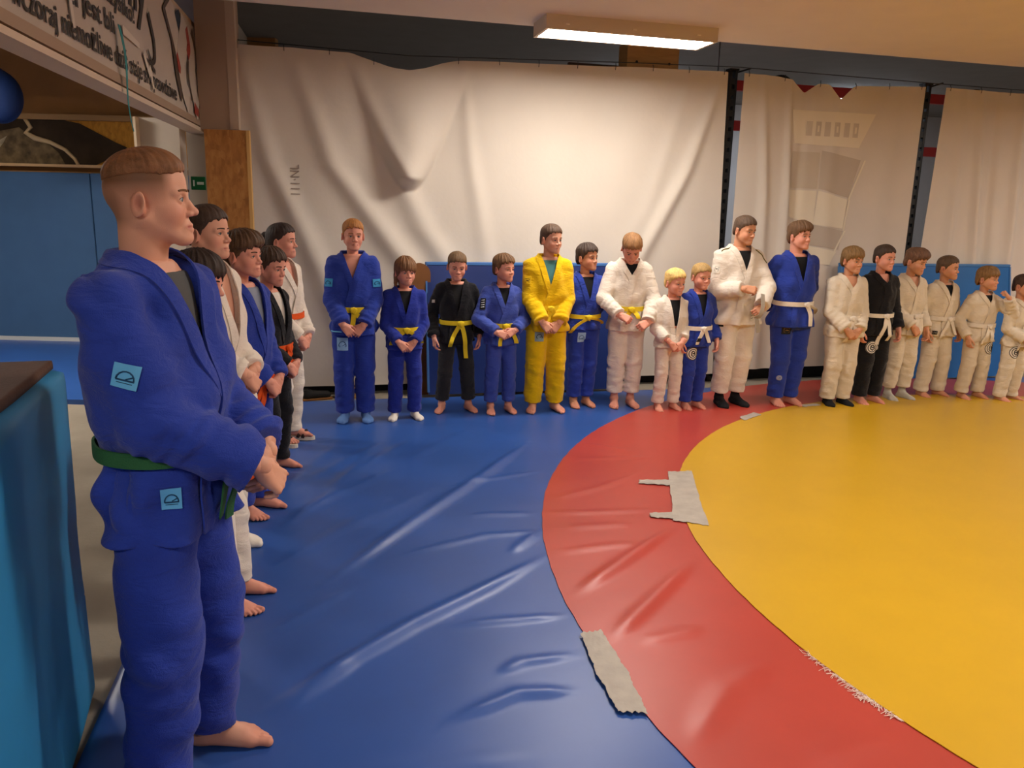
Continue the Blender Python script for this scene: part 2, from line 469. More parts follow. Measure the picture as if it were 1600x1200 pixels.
# ------------------------------------------------------------------ the head
EYE = (0.0735, 0.0315, 0.0)
def head_field(h, child, wide, neck_a, neck_b, neck_r, body=None, lo=-0.26):
    """face +x, eye level z=0, crown +0.12, chin -0.115 (0.235 m head)"""
    f = Field((-0.16, -0.13, lo), (0.15, 0.13, 0.135), h)
    W = wide
    j = 1 - 0.10 * child          # smaller jaw and nose on children
    f.ell((-0.012, 0, 0.030), (0.097, 0.076, 0.090), 0.0)                     # cranium
    f.ell((0.022, 0, 0.045), (0.066, 0.066, 0.068), 0.03)                     # forehead
    f.ell((0.030, 0, -0.036), (0.058, 0.060 * W, 0.070 * j), 0.03)            # face block
    for s in (-1, 1):
        f.cone((-0.006, s * (0.056 - 0.003 * child) * W, -0.048 * j), (0.068, s * (0.017 - 0.003 * child) * W, -0.098 * j), 0.017 - 0.002 * child, 0.016, 0.03)     # jaw line
        f.ell((0.054, s * 0.036 * W, -0.036), (0.026, 0.024 + 0.004 * child, 0.026 + 0.003 * child), 0.024)        # cheek
        f.cone((0.072, s * 0.044, 0.016), (0.083, s * 0.014, 0.015), 0.0095, 0.0095, 0.014)    # brow ridge
    f.ell((0.077, 0, -0.098 * j), (0.019, 0.021, 0.017), 0.018)               # chin
    f.ell((0.079, 0, -0.070 * j), (0.016, 0.026, 0.022), 0.014)               # muzzle
    for s in (-1, 1):
        f.ell((0.094, s * 0.0325, -0.001), (0.019, 0.0165, 0.0125), 0.012, 's')  # eye sockets
        f.ell((EYE[0], s * EYE[1], 0), (0.0140, 0.0150, 0.0140), 0.004)       # lids
        f.ell((EYE[0] + 0.014, s * EYE[1], -0.0008), (0.0165, 0.0128, 0.0050), 0.002, 's')   # opening
    nz = 0.90 - 0.28 * child
    f.cone((0.083, 0, 0.010), (0.084 + 0.022 * nz, 0, -0.030 * (0.6 + 0.4 * nz)), 0.0075, 0.0092, 0.010)       # nose bridge
    f.ell((0.085 + 0.022 * nz, 0, -0.034 * (0.6 + 0.4 * nz)), (0.0122, 0.0122, 0.0100), 0.008)
    for s in (-1, 1):
        f.ell((0.085 + 0.011 * nz, s * 0.0135, -0.038 * (0.65 + 0.35 * nz)), (0.0105, 0.0078, 0.0075), 0.005)
    zl = -0.0705 * j
    for s in (-1, 1):
        f.cone((0.0925, s * 0.004, zl + 0.005), (0.083, s * 0.023, zl + 0.0005), 0.0058, 0.0032, 0.005)
    f.cone((0.0915, -0.008, zl - 0.0065), (0.0915, 0.008, zl - 0.0065), 0.0066, 0.0066, 0.006)
    for s in (-1, 1):
        f.cone((0.0915, s * 0.008, zl - 0.006), (0.082, s * 0.022, zl - 0.0015), 0.0062, 0.0030, 0.005)
        f.cone((0.1025, 0, zl - 0.0005), (0.0895, s * 0.021, zl - 0.0005), 0.0024, 0.0018, 0.0018, 's')
    # neck and upper chest
    f.cone(neck_a, neck_b, neck_r * 0.92, neck_r * 1.05, 0.022)
    # ears
    for s in (-1, 1):
        c = np.array([-0.012, s * 0.0845, -0.010])
        ax = np.array([[0.92, s * 0.39, 0.0], [-s * 0.39, 0.92, 0.0], [0, 0, 1.0]]) @ np.eye(3)
        tl = roty(R(-12))
        rot = (ax @ tl)
        f.ell(c, (0.0195, 0.0075, 0.0330), 0.005, rot=rot)
        f.ell(c + np.array([0.006, -s * 0.006, 0]), (0.010, 0.010, 0.024), 0.006)
        f.ell(c + np.array([0.003, s * 0.0085, 0.003]), (0.0130, 0.0070, 0.0235), 0.002, 's', rot=rot)
        f.ell(c + np.array([0.012, s * 0.003, -0.004]), (0.005, 0.004, 0.007), 0.003, rot=rot)
    if body is not None: body(f)
    return f

def skull_dist(P):
    """distance to the scalp surface, P in head frame"""
    def el(c, r):
        q = (P - np.array(c)); k0 = np.linalg.norm(q / r, axis=-1); k1 = np.linalg.norm(q / np.square(r), axis=-1) + 1e-6
        return k0 * (k0 - 1) / k1
    a = el((-0.012, 0, 0.030), np.array((0.097, 0.076, 0.090))); b = el((0.022, 0, 0.045), np.array((0.066, 0.066, 0.068)))
    c = el((-0.045, 0, -0.03), np.array((0.062, 0.060, 0.075)))
    h_ = np.clip(0.5 + 0.5 * (a - b) / 0.03, 0, 1); d = a * (1 - h_) + b * h_ - 0.03 * h_ * (1 - h_)
    h_ = np.clip(0.5 + 0.5 * (d - c) / 0.03, 0, 1)
    return d * (1 - h_) + c * h_ - 0.03 * h_ * (1 - h_)

def hair_mesh(style, h, seed):
    rs = np.random.RandomState(seed)
    longh = style in ('ponytail', 'bangs')
    f = Field((-0.17, -0.115, -0.20 if longh else -0.13), (0.125, 0.115, 0.165), h)
    X, Y, Z = np.meshgrid(*f.ax, indexing='ij')
    P = np.stack([X, Y, Z], -1)
    d = skull_dist(P)
    az = np.degrees(np.arctan2(np.abs(Y), X + 0.01))           # 0 front, 180 back
    # hairline height by azimuth and hair thickness on top / sides / front
    ST = {
        'buzz':   dict(line=[(0, .072), (35, .064), (52, .064), (75, .066), (95, .066), (130, .060), (180, .050)], top=.011, side=.003, front=.013),
        'crop':   dict(line=[(0, .070), (35, .060), (52, .040), (68, .012), (80, -.020), (88, .022), (108, .024), (122, -.010), (145, -.045), (180, -.055)], top=.014, side=.0035, front=.011),
        'short':  dict(line=[(0, .066), (35, .058), (52, .036), (68, .006), (80, -.022), (88, .018), (108, .020), (122, -.014), (145, -.050), (180, -.062)], top=.020, side=.007, front=.016),
        'fringe': dict(line=[(0, .040), (30, .036), (50, .024), (68, .000), (80, -.022), (88, .014), (108, .016), (122, -.018), (145, -.055), (180, -.070)], top=.020, side=.009, front=.015),
        'sweep':  dict(line=[(0, .054), (30, .046), (50, .026), (68, .000), (80, -.020), (88, .020), (108, .022), (122, -.012), (145, -.050), (180, -.062)], top=.025, side=.007, front=.024),
        'bowl':   dict(line=[(0, .036), (30, .032), (50, .020), (68, .002), (80, -.022), (88, .006), (108, .008), (124, -.030), (140, -.068), (180, -.080)], top=.022, side=.015, front=.016),
        'ponytail': dict(line=[(0, .074), (35, .064), (52, .044), (68, .018), (84, .004), (100, -.010), (120, -.040), (180, -.062)], top=.012, side=.008, front=.010),
        'bangs':  dict(line=[(0, .020), (30, .016), (45, .006), (60, -.030), (85, -.060), (100, -.075), (140, -.100), (180, -.110)], top=.016, side=.013, front=.014),
    }[style]
    lz = np.interp(az, [p[0] for p in ST['line']], [p[1] for p in ST['line']])
    # strand clumps along the hair's flow
    ph = rs.rand(6) * 6.28
    flow = np.arctan2(Y, X + 0.03)
    cl = np.sin(flow * 23 + ph[0] + 12 * Z) + 0.7 * np.sin(flow * 41 + ph[1] - 20 * Z + 30 * X) + 0.6 * np.sin(95 * Y + 25 * X + ph[2])
    topw = np.clip((Z - 0.035) / 0.06, 0, 1); frw = np.clip((X - 0.0) / 0.07, 0, 1) * topw
    t = ST['side'] + (ST['top'] - ST['side']) * topw
    t = t * (1 - frw) + np.maximum(ST['front'], t * 0.85) * frw
    amp = 0.0010 if style in ('buzz', 'crop') else 0.0024
    if style == 'ponytail': amp = 0.0012
    t = t + amp * cl * (0.35 + 0.65 * topw) * np.clip(t / 0.012, 0.2, 1)
    if style == 'sweep': t = t + 0.012 * np.clip((Y * 8 + 0.5), 0, 1) * frw
    fth = np.clip((Z - lz) / 0.022, 0, 1) ** .7
    fth = fth + (1 - fth) * np.clip((60 - az) / 25, 0, 1) * (0.75 if style != 'buzz' else 0.22)
    t = t * fth + 0.0008
    edge = lz + (0.007 if style in ('short', 'fringe', 'sweep', 'bowl', 'bangs') else 0.004) * cl * (0.4 + 0.6 * np.clip((X) / 0.06, 0, 1)) * (0.3 if style == 'buzz' else 1)
    slant = 0.5
    g = (edge - Z) * 0.75
    D = np.maximum(d - t, g)
    D = np.maximum(D, -(d + 0.008))
    f.D = np.clip(D, -BIG, BIG).astype(np.float32)
    if style == 'ponytail':
        f.ell((-0.125, 0, 0.035), (0.028, 0.030, 0.032), 0.012)
        f.cone((-0.140, 0, 0.025), (-0.145, 0.01, -0.06), 0.026, 0.020, 0.012, wr=(0.002, 2, 1, 1))
        f.cone((-0.145, 0.01, -0.06), (-0.130, 0.01, -0.12), 0.020, 0.008, 0.01)
    if style == 'bangs':
        for s in (-1, 1):
            f.cone((-0.03, s * 0.070, -0.03), (-0.045, s * 0.072, -0.15), 0.022, 0.012, 0.015, wr=(0.002, 3, 1, 1))
        f.cone((-0.085, 0, -0.03), (-0.085, 0, -0.15), 0.035, 0.026, 0.02, wr=(0.002, 3, 1, 1))
    V, F = f.mesh()
    return V, F

def eye_mesh(col):
    key = 'eye_' + col
    if key in bpy.data.meshes: return bpy.data.meshes[key]
    V, F, mi = [], [], []
    nr, ns = 9, 16
    for i in range(nr + 1):
        th = (0, 0.16, 0.42, 0.50, 0.7, 0.95, 1.25, 1.6, 2.2, math.pi)[i]
        for k in range(ns):
            a = 2 * math.pi * k / ns
            V.append((0.0125 * math.cos(th) + (0.0012 if th < 0.45 else 0), 0.0125 * math.sin(th) * math.cos(a), 0.0125 * math.sin(th) * math.sin(a)))
    for i in range(nr):
        for k in range(ns):
            F.append((i * ns + k, (i + 1) * ns + k, (i + 1) * ns + (k + 1) % ns, i * ns + (k + 1) % ns)); mi.append(2 if i == 0 else (1 if i == 1 or i == 2 else 0))
    F = [f for f in F]
    me = raw_mesh(key, V, F, mats=[mat('eye_white', 'c2b4a8', 0.25, spec=0.5), mat('iris_' + col, col, 0.2, spec=0.5), mat('pupil', '0a0808', 0.1, spec=0.5)], midx=mi)
    return me

# ------------------------------------------------------------------ people
def nrm(v):
    v = np.asarray(v, float); return v / (np.linalg.norm(v) + 1e-9)

def ik(S, W, l1, l2, pole):
    S, W = np.asarray(S, float), np.asarray(W, float); d = W - S; L = np.linalg.norm(d)
    if L > (l1 + l2) * 0.995:
        W = S + d / L * (l1 + l2) * 0.995; d = W - S; L = np.linalg.norm(d)
    u = d / L; a = (l1 * l1 - l2 * l2 + L * L) / (2 * L); hh = math.sqrt(max(l1 * l1 - a * a, 0))
    p = np.asarray(pole, float); p = nrm(p - u * (p @ u))
    return S + u * a + p * hh, W

# wrist (units of body height), finger direction, back-of-hand normal, hand pose, elbow pole
POSE = {
    'clasp': dict(R=((.118, -.046, .500), (.15, .66, -.74), (1, 0, .15), 'clasp', (-.7, -.55, -.2)),
                  L=((.098, .046, .496), (.12, -.66, -.74), (1, 0, .15), 'clasp', (-.7, .55, -.2))),
    'clasp_belly': dict(R=((.150, -.034, .553), (.35, .62, -.70), (1, -.1, .25), 'clasp', (-1, -.5, -.7)),
                        L=((.128, .046, .552), (.25, -.70, -.66), (1, .1, .25), 'clasp', (-1, .6, -.7))),
    'clasp_close': dict(R=((.122, -.030, .545), (.25, .62, -.74), (1, -.1, .2), 'clasp', (-1, -.4, -.5)),
                        L=((.100, .046, .545), (.2, -.70, -.68), (1, .1, .2), 'clasp', (-1, .5, -.5))),
    'clasp_wide': dict(R=((.125, -.062, .535), (.2, .90, -.36), (1, -.2, .35), 'clasp', (-.6, -1, -.2)),
                       L=((.112, .054, .545), (.2, -.90, -.42), (1, .2, .35), 'clasp', (-.6, 1, -.2))),
    'sides': dict(R=((.045, -.142, .478), (.20, .05, -1), (.15, -1, 0), 'relaxed', (-1, -.5, 0)),
                  L=((.045, .142, .478), (.20, -.05, -1), (.15, 1, 0), 'relaxed', (-1, .5, 0))),
    'hold_belt': dict(R=((.150, -.075, .545), (.45, .75, -.35), (.8, -.3, .6), 'hold', (-.6, -1, -.4)),
                      L=((.135, .085, .505), (.45, -.78, -.35), (.8, .3, .6), 'hold', (-.6, 1, -.3))),
    'tying': dict(R=((.135, -.050, .640), (.45, .85, -.10), (.8, -.4, .5), 'hold', (-.8, -.55, -.9)),
                  L=((.150, .050, .545), (.45, -.80, -.35), (.8, .3, .6), 'hold', (-.3, 1, -.3))),
    'mouth': dict(R=((.045, -.135, .478), (.25, .05, -1), (.15, -1, 0), 'relaxed', (-1, -.5, 0)),
                  L=((.150, .075, .792), (-.25, -.62, .75), (.75, .55, .5), 'fist', (.2, .7, -1))),
    'one_side': dict(R=((.120, -.040, .505), (.15, .60, -.78), (1, 0, .15), 'clasp', (-.7, -.55, -.2)),
                     L=((.045, .142, .478), (.20, -.05, -1), (.15, 1, 0), 'relaxed', (-1, .5, 0))),
    'hidden': dict(R=((.045, -.138, .485), (.20, .05, -1), (.15, -1, 0), 'relaxed', (-1, -.5, 0)),
                   L=((-.07, .095, .55), (-.3, -.8, -.5), (-1, .2, .1), 'relaxed', (-.5, 1, 0))),
    'behind': dict(R=((-.085, -.060, .530), (-.3, .8, -.5), (-1, -.2, .1), 'relaxed', (-.4, -1, 0)),
                   L=((-.095, .060, .535), (-.3, -.8, -.5), (-1, .2, .1), 'relaxed', (-.4, 1, 0))),
    'low_open': dict(R=((.115, -.085, .490), (.25, .45, -.86), (.8, -.5, .2), 'relaxed', (-.6, -1, -.2)),
                     L=((.110, .070, .488), (.2, -.55, -.80), (.8, .5, .2), 'relaxed', (-.6, 1, -.2))),
}
SKIN = {'fair': 'd9a086', 'pink': 'dc9a84', 'tan': 'c98d6c', 'warm': 'd29877'}
GI = {'blue': ('2a3f9c', .10), 'navyblue': ('243390', .10), 'lightblue': ('3d4fa0', .14), 'white': ('e2d8cb', .05), 'cream': ('ddd0bb', .05), 'black': ('1c1c20', .15), 'yellow': ('e8bd10', .06), 'darkgrey': ('2a2a2c', .2)}
BELT = {'yellow': 'e3c626', 'white': 'e6ddcf', 'green': '2c5f38', 'orange': 'e0561c', 'grey': 'a79d90', 'black': '18181a'}

def gi_mat(k):
    c, v = GI[k]
    return mat('gi_cotton_' + k, c, 0.9, wr=0.42, bump=0.30, bscale=320, var=v, vscale=7, spec=0.12, sheen=0.15)

def strip(field, cen, ax_w, width, thick, off, nw=5, cast=None):
    """ribbon following a surface: cen (n,3) path, cast(P)->surface point & normal"""
    n = len(cen)
    T = np.gradient(cen, axis=0); T /= np.linalg.norm(T, axis=1, keepdims=True) + 1e-9
    return T

def surf_ribbon(name, m, parent, S, Nn, W, thick, off):
    """S (n,k,3) surface points with normals, lifted by off, thick"""
    P = S + Nn * off
    V, F = sheet(P, thick, Nn)
    me = raw_mesh(name, V, F, m)
    return link(name, me, parent)

def emblem_patch(F_, parent, centre, direction, upv, w, h, col, ink, kind='arch', name='patch', label=None):
    """small sewn patch cast onto the cloth along direction"""
    d = nrm(direction); rgt = nrm(np.cross(d, upv)); upv = np.cross(rgt, d)
    def onto(u, v, off):
        O = np.asarray(centre) - d * 0.14 + u[..., None] * rgt + v[..., None] * upv
        P, hit = F_.cast(O, np.broadcast_to(d, O.shape), 0.3)
        return P, hit
    n = 7
    if kind == 'ring':
        rr = np.linspace(0.02, 1, 5)[:, None] * np.ones(25); aa = np.linspace(0, 2 * math.pi, 25)[None, :] * np.ones((5, 1))
        u, v = rr * np.cos(aa) * w / 2, rr * np.sin(aa) * h / 2
    else:
        u, v = np.meshgrid(np.linspace(-w / 2, w / 2, n), np.linspace(-h / 2, h / 2, n), indexing='ij')
    P, hit = onto(u, v, 0)
    dep = (P - np.asarray(centre)) @ d
    med = np.median(dep[hit]) if hit.any() else 0
    def settle(P, u, v):
        q = (P - np.asarray(centre)) @ d
        q = np.where(np.abs(q - med) > 0.035, med, q)
        return np.asarray(centre) + q[..., None] * d + u[..., None] * rgt + v[..., None] * upv
    P = settle(P, u, v)
    Nn = np.broadcast_to(-d, P.shape)
    V, Fq = sheet(P + Nn * 0.003, 0.0025, Nn)
    po = link(name, raw_mesh(name, V, Fq, mat('patch_' + col, col, 0.75)), parent)
    if label: po['label'] = label
    marks = MB()
    def line(pts, r):
        u = np.array([p[0] for p in pts]) * w; v = np.array([p[1] for p in pts]) * h
        Q, _ = onto(u, v, 0); Q = settle(Q, u, v) + (-d) * 0.006
        marks.tube(Q, r, 5)
    if kind == 'arch':
        a = np.linspace(0, math.pi, 9)
        line([(0.34 * math.cos(t), -0.15 + 0.36 * math.sin(t)) for t in a], w * 0.035)
        line([(-0.34, -0.16), (0.36, -0.16)], w * 0.04)
        line([(0.02, -0.12), (0.30, 0.02)], w * 0.03); line([(-0.30, -0.28), (0.30, -0.28)], w * 0.018)
    elif kind == 'ring':
        a = np.linspace(0, 2 * math.pi, 21)
        line([(0.47 * math.cos(t), 0.47 * math.sin(t)) for t in a], w * 0.028)
        line([(0.33 * math.cos(t), 0.33 * math.sin(t)) for t in a], w * 0.030)
        line([(-0.12, 0.12), (0.02, 0.2), (0.14, 0.1), (0.16, -0.08), (0.02, -0.2), (-0.14, -0.1), (-0.12, 0.12)], w * 0.045)
        line([(-0.05, 0.0), (0.08, 0.02)], w * 0.05)
    elif kind == 'box':
        line([(-0.3, 0.2), (0.3, 0.2), (0.3, -0.25), (-0.3, -0.25), (-0.3, 0.2)], w * 0.03); line([(-0.15, -0.02), (0.18, -0.02)], w * 0.06)
    elif kind == 'stripe':
        for q in (-0.3, -0.1, 0.1, 0.3): line([(-0.3, q), (0.3, q + 0.05)], w * 0.07)
    if marks.V: marks.build('emblem', mat('ink_' + ink, ink, 0.8), po, True)
    return po

def person(pos, yaw, H, label, jacket='blue', trousers=None, belt='yellow', tails=((-.03, .20), (.03, .17)), arms='clasp', hair='short', hair_col='5a4030',
           skin='fair', head=(0, 0), shirt=None, feet='bare', bw=1.0, cross=.70, stance=.052, foot_yaw=12, eye='4a5a66', child=None, seed=1, res=1.0, patches=(),
           hem=.045, sleeve=1.0, jhem=.445, lean=0.0, belt_z=.575, feet_off=((0, 0), (0, 0)), tail_x=0.0, wid=1.0, neck=None, cuff_short=0.0, belt_label=None, tail_marks=False, leg_label=None, foldk=1.0, extras=(), hipw=1.0):
    rs = np.random.RandomState(seed)
    yaw = R(yaw)
    root = tag(empty('person', (pos[0], pos[1], 0.004), yaw), label, 'person')
    u = H / 1.8
    if child is None: child = float(np.clip((1.75 - H) / 0.5, 0, 1))
    hh = 0.165 + 0.039 * H
    k = hh / 0.235
    zc = H - hh + 0.006
    z_sh = zc - 0.085 * u ** 1.25 - 0.005
    zc_h = zc
    zc = zc - 0.016 * u                       # top of the collar
    z_nb = zc - 0.026 * u
    z_b = belt_z * H
    z_cr = cross * H
    nr = (0.056 if child < 0.3 else 0.047 - 0.006 * child) * k if neck is None else neck
    trousers = trousers or jacket
    gj, gt = gi_mat(jacket), gi_mat(trousers)
    skin_c = np.array(lin(SKIN[skin]))
    # ---------- jacket
    hj = 0.0085 * res
    jz = np.array([jhem * H, .50 * H, z_b, z_b + .028 * H, z_b + .085 * H, .72 * H, z_sh, z_sh + .022 * H, z_nb, zc])
    ja = np.array([.084 * bw, .080 * bw, .068 * bw, .074 * bw, .078 * bw, .076, .060, .050, .0415, .040]) * H
    jb = np.array([.114 * bw, .112 * bw, .094 * bw, .101 * bw, .107 * bw, .105 * bw, .098 * bw, .080, .046, .040]) * H
    jb[:3] *= hipw; jb[3] *= .5 + .5 * hipw; ja[:2] *= hipw
    jx = np.array([.004, .003, .002, .003, .002, -.002, -.010, -.012, -.013, -.010]) * H
    if neck: ja[-2:] = neck + 0.016; jb[-2:] = neck + 0.016
    jz = np.maximum.accumulate(jz + np.arange(len(jz)) * 1e-4)
    p1 = rs.rand(8) * 6.28
    fa = 0.0042 * u ** 0.5 * foldk
    def fold(X, Y, Z):
        a = np.arctan2(Y, X + 0.02)
        w = np.sin(5 * a + p1[0] + 9 * Z + 1.2 * np.sin(7 * Z + p1[1])) + 0.7 * np.sin(9 * a + p1[2] - 12 * Z) + 0.8 * np.sin(26 * Z / u + 6 * Y + p1[3] + 2 * np.sin(3 * a + p1[4]))
        w = w + 0.6 * np.sin(38 * Z / u - 14 * Y * np.sign(X) + p1[5])
        low = np.clip((z_b - Z) / (0.08 * H), 0, 1)
        amp = fa * (1 + 0.9 * low)
        nb_ = np.clip((z_sh + 0.02 * H - Z) / (0.05 * H), 0.0, 1) * np.clip(np.abs(Z - z_b) / (0.03 * H), 0.2, 1)
        return amp * w * nb_
    J = Field((-.20 * H, -.25 * H * max(1, bw), (jhem - .02) * H), (.23 * H, .25 * H * max(1, bw), zc + .02), hj)
    J.stack(jz, ja, jb, jx, n=2.35, fold=fold)
    T_ = J.clone()
    P_ = POSE[arms]
    l1, l2 = .178 * H, .158 * H
    arm = {}
    for sd, s in (('R', -1), ('L', 1)):
        wr, fd, bn, hp, pole = P_[sd]
        S = np.array([-.008 * H, s * .093 * H * bw, z_sh - .022 * H])
        W = np.array(wr) * H * np.array([1.0 * (0.5 + 0.5 * bw), bw if abs(wr[1]) > .1 else 1.0, 1.0])
        E_, W = ik(S, W, l1, l2, pole)
        arm[sd] = (S, E_, W, nrm(fd), nrm(bn), hp)
    sr = sleeve
    for sd, s in (('R', -1), ('L', 1)):
        S, E_, W, fd, bn, hp = arm[sd]
        J.cone(S, E_, .0405 * H, .041 * H * sr, .034 * u, wr=(.0040 * foldk * u ** .5, 2.1, rs.rand() * 6, 1.9))
    for sd, s in (('R', -1), ('L', 1)):
        S, E_, W, fd, bn, hp = arm[sd]
        J.ell(E_, (.043 * H * sr,) * 3, .012 * u)
        J.cone(E_, W, .0415 * H * sr, .0375 * H * sr, .010 * u, wr=(.0055 * foldk * u ** .5, 3.2, rs.rand() * 6, 1.6), cut=(None, .93 - cuff_short))
    # lapel path (cylindrical about the torso's axis)
    lw = .046 * u ** .5
    def axis_x(z): return np.interp(z, jz, jx)
    keys = np.array([(0, 180, zc - .004), (.10, 135, zc - .008), (.20, 104, zc - .014 * u), (.30, 76, z_nb + .002 * H), (.42, 48, z_sh + .016 * H), (.55, 30, z_sh - .010 * H + 0.15 * (z_cr - z_sh)), (.80, 3, z_cr), (1.0, -20, z_b), (1.10, -24, z_b - .03 * H), (1.35, -27, jhem * H + .006)])
    def path(s, t):
        ph = np.interp(t, keys[:, 0], keys[:, 1]); z = np.interp(t, keys[:, 0], keys[:, 2])
        kz = np.array([.25, .5, .25])
        def sm(v):
            for _ in range(3):
                w_ = v.copy(); w_[1:-1] = .25 * v[:-2] + .5 * v[1:-1] + .25 * v[2:]; v = w_
            return v
        return R(1) * sm(ph) * s, sm(z)
    def on_torso(ph, z, fld=None):
        cx = axis_x(z)
        dr = np.stack([np.cos(ph), np.sin(ph), 0 * ph], -1)
        A = np.stack([cx, 0 * cx, z], -1)
        Q, hit = (fld or T_).cast(A + dr * 0.32, -dr, 0.31)
        N_ = T_.grad(Q)
        N_ = nrm2(0.7 * N_ + 0.3 * dr)
        return Q, N_
    lap = {}
    for s, t1 in ((1, 1.35), (-1, 0.84)):
        t = np.linspace(0, t1, 40 if s == 1 else 28)
        ph, z = path(s, t)
        Q, N_ = on_torso(ph, z)
        T = np.gradient(Q, axis=0); T /= np.linalg.norm(T, axis=1, keepdims=True) + 1e-9
        B = np.cross(N_, T); B /= np.linalg.norm(B, axis=1, keepdims=True) + 1e-9
        offs = np.linspace(-.5, .5, 5) * lw
        rows = []; nn = []
        rad = np.linalg.norm(Q[:, :2] - np.stack([axis_x(z), 0 * z], -1), axis=1)
        dphi_vec = np.stack([-np.sin(ph), np.cos(ph), 0 * ph], -1)
        for o_ in offs:
            zz = z + B[:, 2] * o_; pp = ph + (B * dphi_vec).sum(1) * o_ / np.maximum(rad, .04)
            zz = np.minimum(zz, zc - 0.002)
            q, n_ = on_torso(pp, zz); rows.append(q); nn.append(n_)
        S_ = np.stack(rows, 1); NN = np.stack(nn, 1)
        for _ in range(2):
            S_[1:-1] = .25 * S_[:-2] + .5 * S_[1:-1] + .25 * S_[2:]
        lap[s] = (S_, NN, Q, z, ph)
    # V opening
    Q, z, ph = lap[-1][2], lap[-1][3], lap[-1][4]
    msk = np.abs(ph) < R(100)
    zz, yy = z[msk][::-1], np.abs(Q[msk][:, 1])[::-1]
    o_ = np.argsort(zz); zz, yy = zz[o_], yy[o_]
    sl, X, Y, Z = J.sub((-.06 * H, -.12 * H, z_cr - 0.02), (.2 * H, .12 * H, zc + .03))
    zl = J.ax[2][sl[2]]
    yc = np.interp(zl, zz, yy).astype(np.float32)[None, None, :] - 0.004
    cxl = axis_x(zl).astype(np.float32)[None, None, :]
    dv = -np.minimum(np.minimum(yc - np.abs(Y), Z - (z_cr + .004)), X - (cxl - 0.006 * H) - 0.0)
    J.put(sl, np.broadcast_to(dv, J.D[sl].shape), 0.0, 's')
    J.cone((axis_x(z_nb) , 0, z_nb - .02), (axis_x(zc), 0, zc + .05), nr + .008, nr + .010, 0.004, 's')
    V, F = J.mesh()
    if lean:
        pass
    jo = link('jacket', raw_mesh('jacket', V, F, gj), root)
    for s in (-1, 1):
        S_, NN, *_r = lap[s]
        V, F = sheet(S_ + NN * (.001 if s < 0 else .004), .006, NN)
        lo_ = link('lapel', raw_mesh('lapel', V, F, gj), jo)
    # ---------- trousers
    ht = 0.0092 * res
    Tr = Field((-.15 * H, -.20 * H * max(1, bw), 0.0), (.16 * H, .20 * H * max(1, bw), .62 * H), ht)
    Tr.stack([.41 * H, .46 * H, .52 * H, .60 * H], np.array([.050, .068, .070, .060]) * H * bw * hipw, np.array([.080, .098, .100, .085]) * H * bw * hipw, [0, 0, 0, 0], n=2.3, z0=.43 * H)
    ank = {}
    for s in (-1, 1):
        fo = feet_off[0 if s < 0 else 1]
        A = np.array([-.012 * H + fo[0], s * stance * H + fo[1], 0.0]); ank[s] = A
        hip = np.array([0, s * .050 * H * bw * hipw, .475 * H])
        kn = np.array([.010 * H + 0.5 * fo[0], s * (.5 * stance + .026 * bw) * H + 0.5 * fo[1], .275 * H])
        hm = np.array([A[0], A[1], hem * H])
        Tr.cone(hip, kn, .0545 * H * bw * hipw * min(wid, 1.12), .0465 * H * wid * (.5 + .5 * bw), .022 * u, wr=(.0046 * foldk * u ** .5, 1.6, rs.rand() * 6, 2.2))
        Tr.cone(kn, hm, .0465 * H * wid * (.5 + .5 * bw), .0435 * H * wid, .012 * u, wr=(.0058 * foldk * u ** .5, 2.3, rs.rand() * 6, 2.4), cut=(None, 1.0))
    V, F = Tr.mesh()
    to = link('trousers', raw_mesh('trousers', V, F, gt), root)
    if leg_label: to['label'] = leg_label
    # ---------- head
    hx, hz = .004 * H, H - 0.12 * k
    hyaw, hpit = R(head[0]), R(head[1])
    Rm = rotz(hyaw) @ roty(hpit)
    piv = np.array([-.012 * H, 0, zc_h - .01])                     # top of the neck
    o0 = np.array([hx, 0, hz])
    org = piv + Rm @ (o0 - piv)
    toh = lambda p: (Rm.T @ (np.asarray(p) - org)) / k
    hr = (0.0040 if res >= 0.9 else 0.0024 if res < 0.8 else 0.0032) / (1 if res < 0.9 else 1)
    HF = head_field(hr, child, (1.05 if (bw > 1.05 and child > .1) else 1.0 - .03 * child), toh((-.016 * H, 0, z_sh - .02 * H)), toh(org + Rm @ (np.array([-.020, 0, -.045]) * k)), nr / k, lo=-0.30)
    HF.D[:, :, :2] = BIG
    Vh, Fh = HF.mesh()
    ctint = np.tile(skin_c, (len(Vh), 1))
    def blob(c, r, col, w):
        d_ = np.linalg.norm((Vh - np.array(c)) / np.array(r), axis=1); a = np.clip(1.3 - d_, 0, 1)[:, None] * w
        ctint[:] = ctint * (1 - a) + np.array(lin(col)) * a
    jf = 1 - .1 * child
    for s in (-1, 1):
        blob((.062, s * .042, -.036), (.035, .028, .028), 'd0806c', .55)
        blob((-.012, s * .080, -.008), (.024, .014, .036), 'd4826c', .7)
        blob((-.008, s * .088, -.006), (.010, .010, .018), '8a4a3c', .55)  # ear hollow darkened: its shade is put into the skin tint
        blob((.084, s * .0325, .004), (.012, .020, .010), 'a8705c', .30)
        blob((.090, s * .013, -.0706 * jf), (.010, .015, .0075), 'b0605a', .85)
    blob((.110, 0, -.036), (.014, .014, .014), 'd58a76', .5)
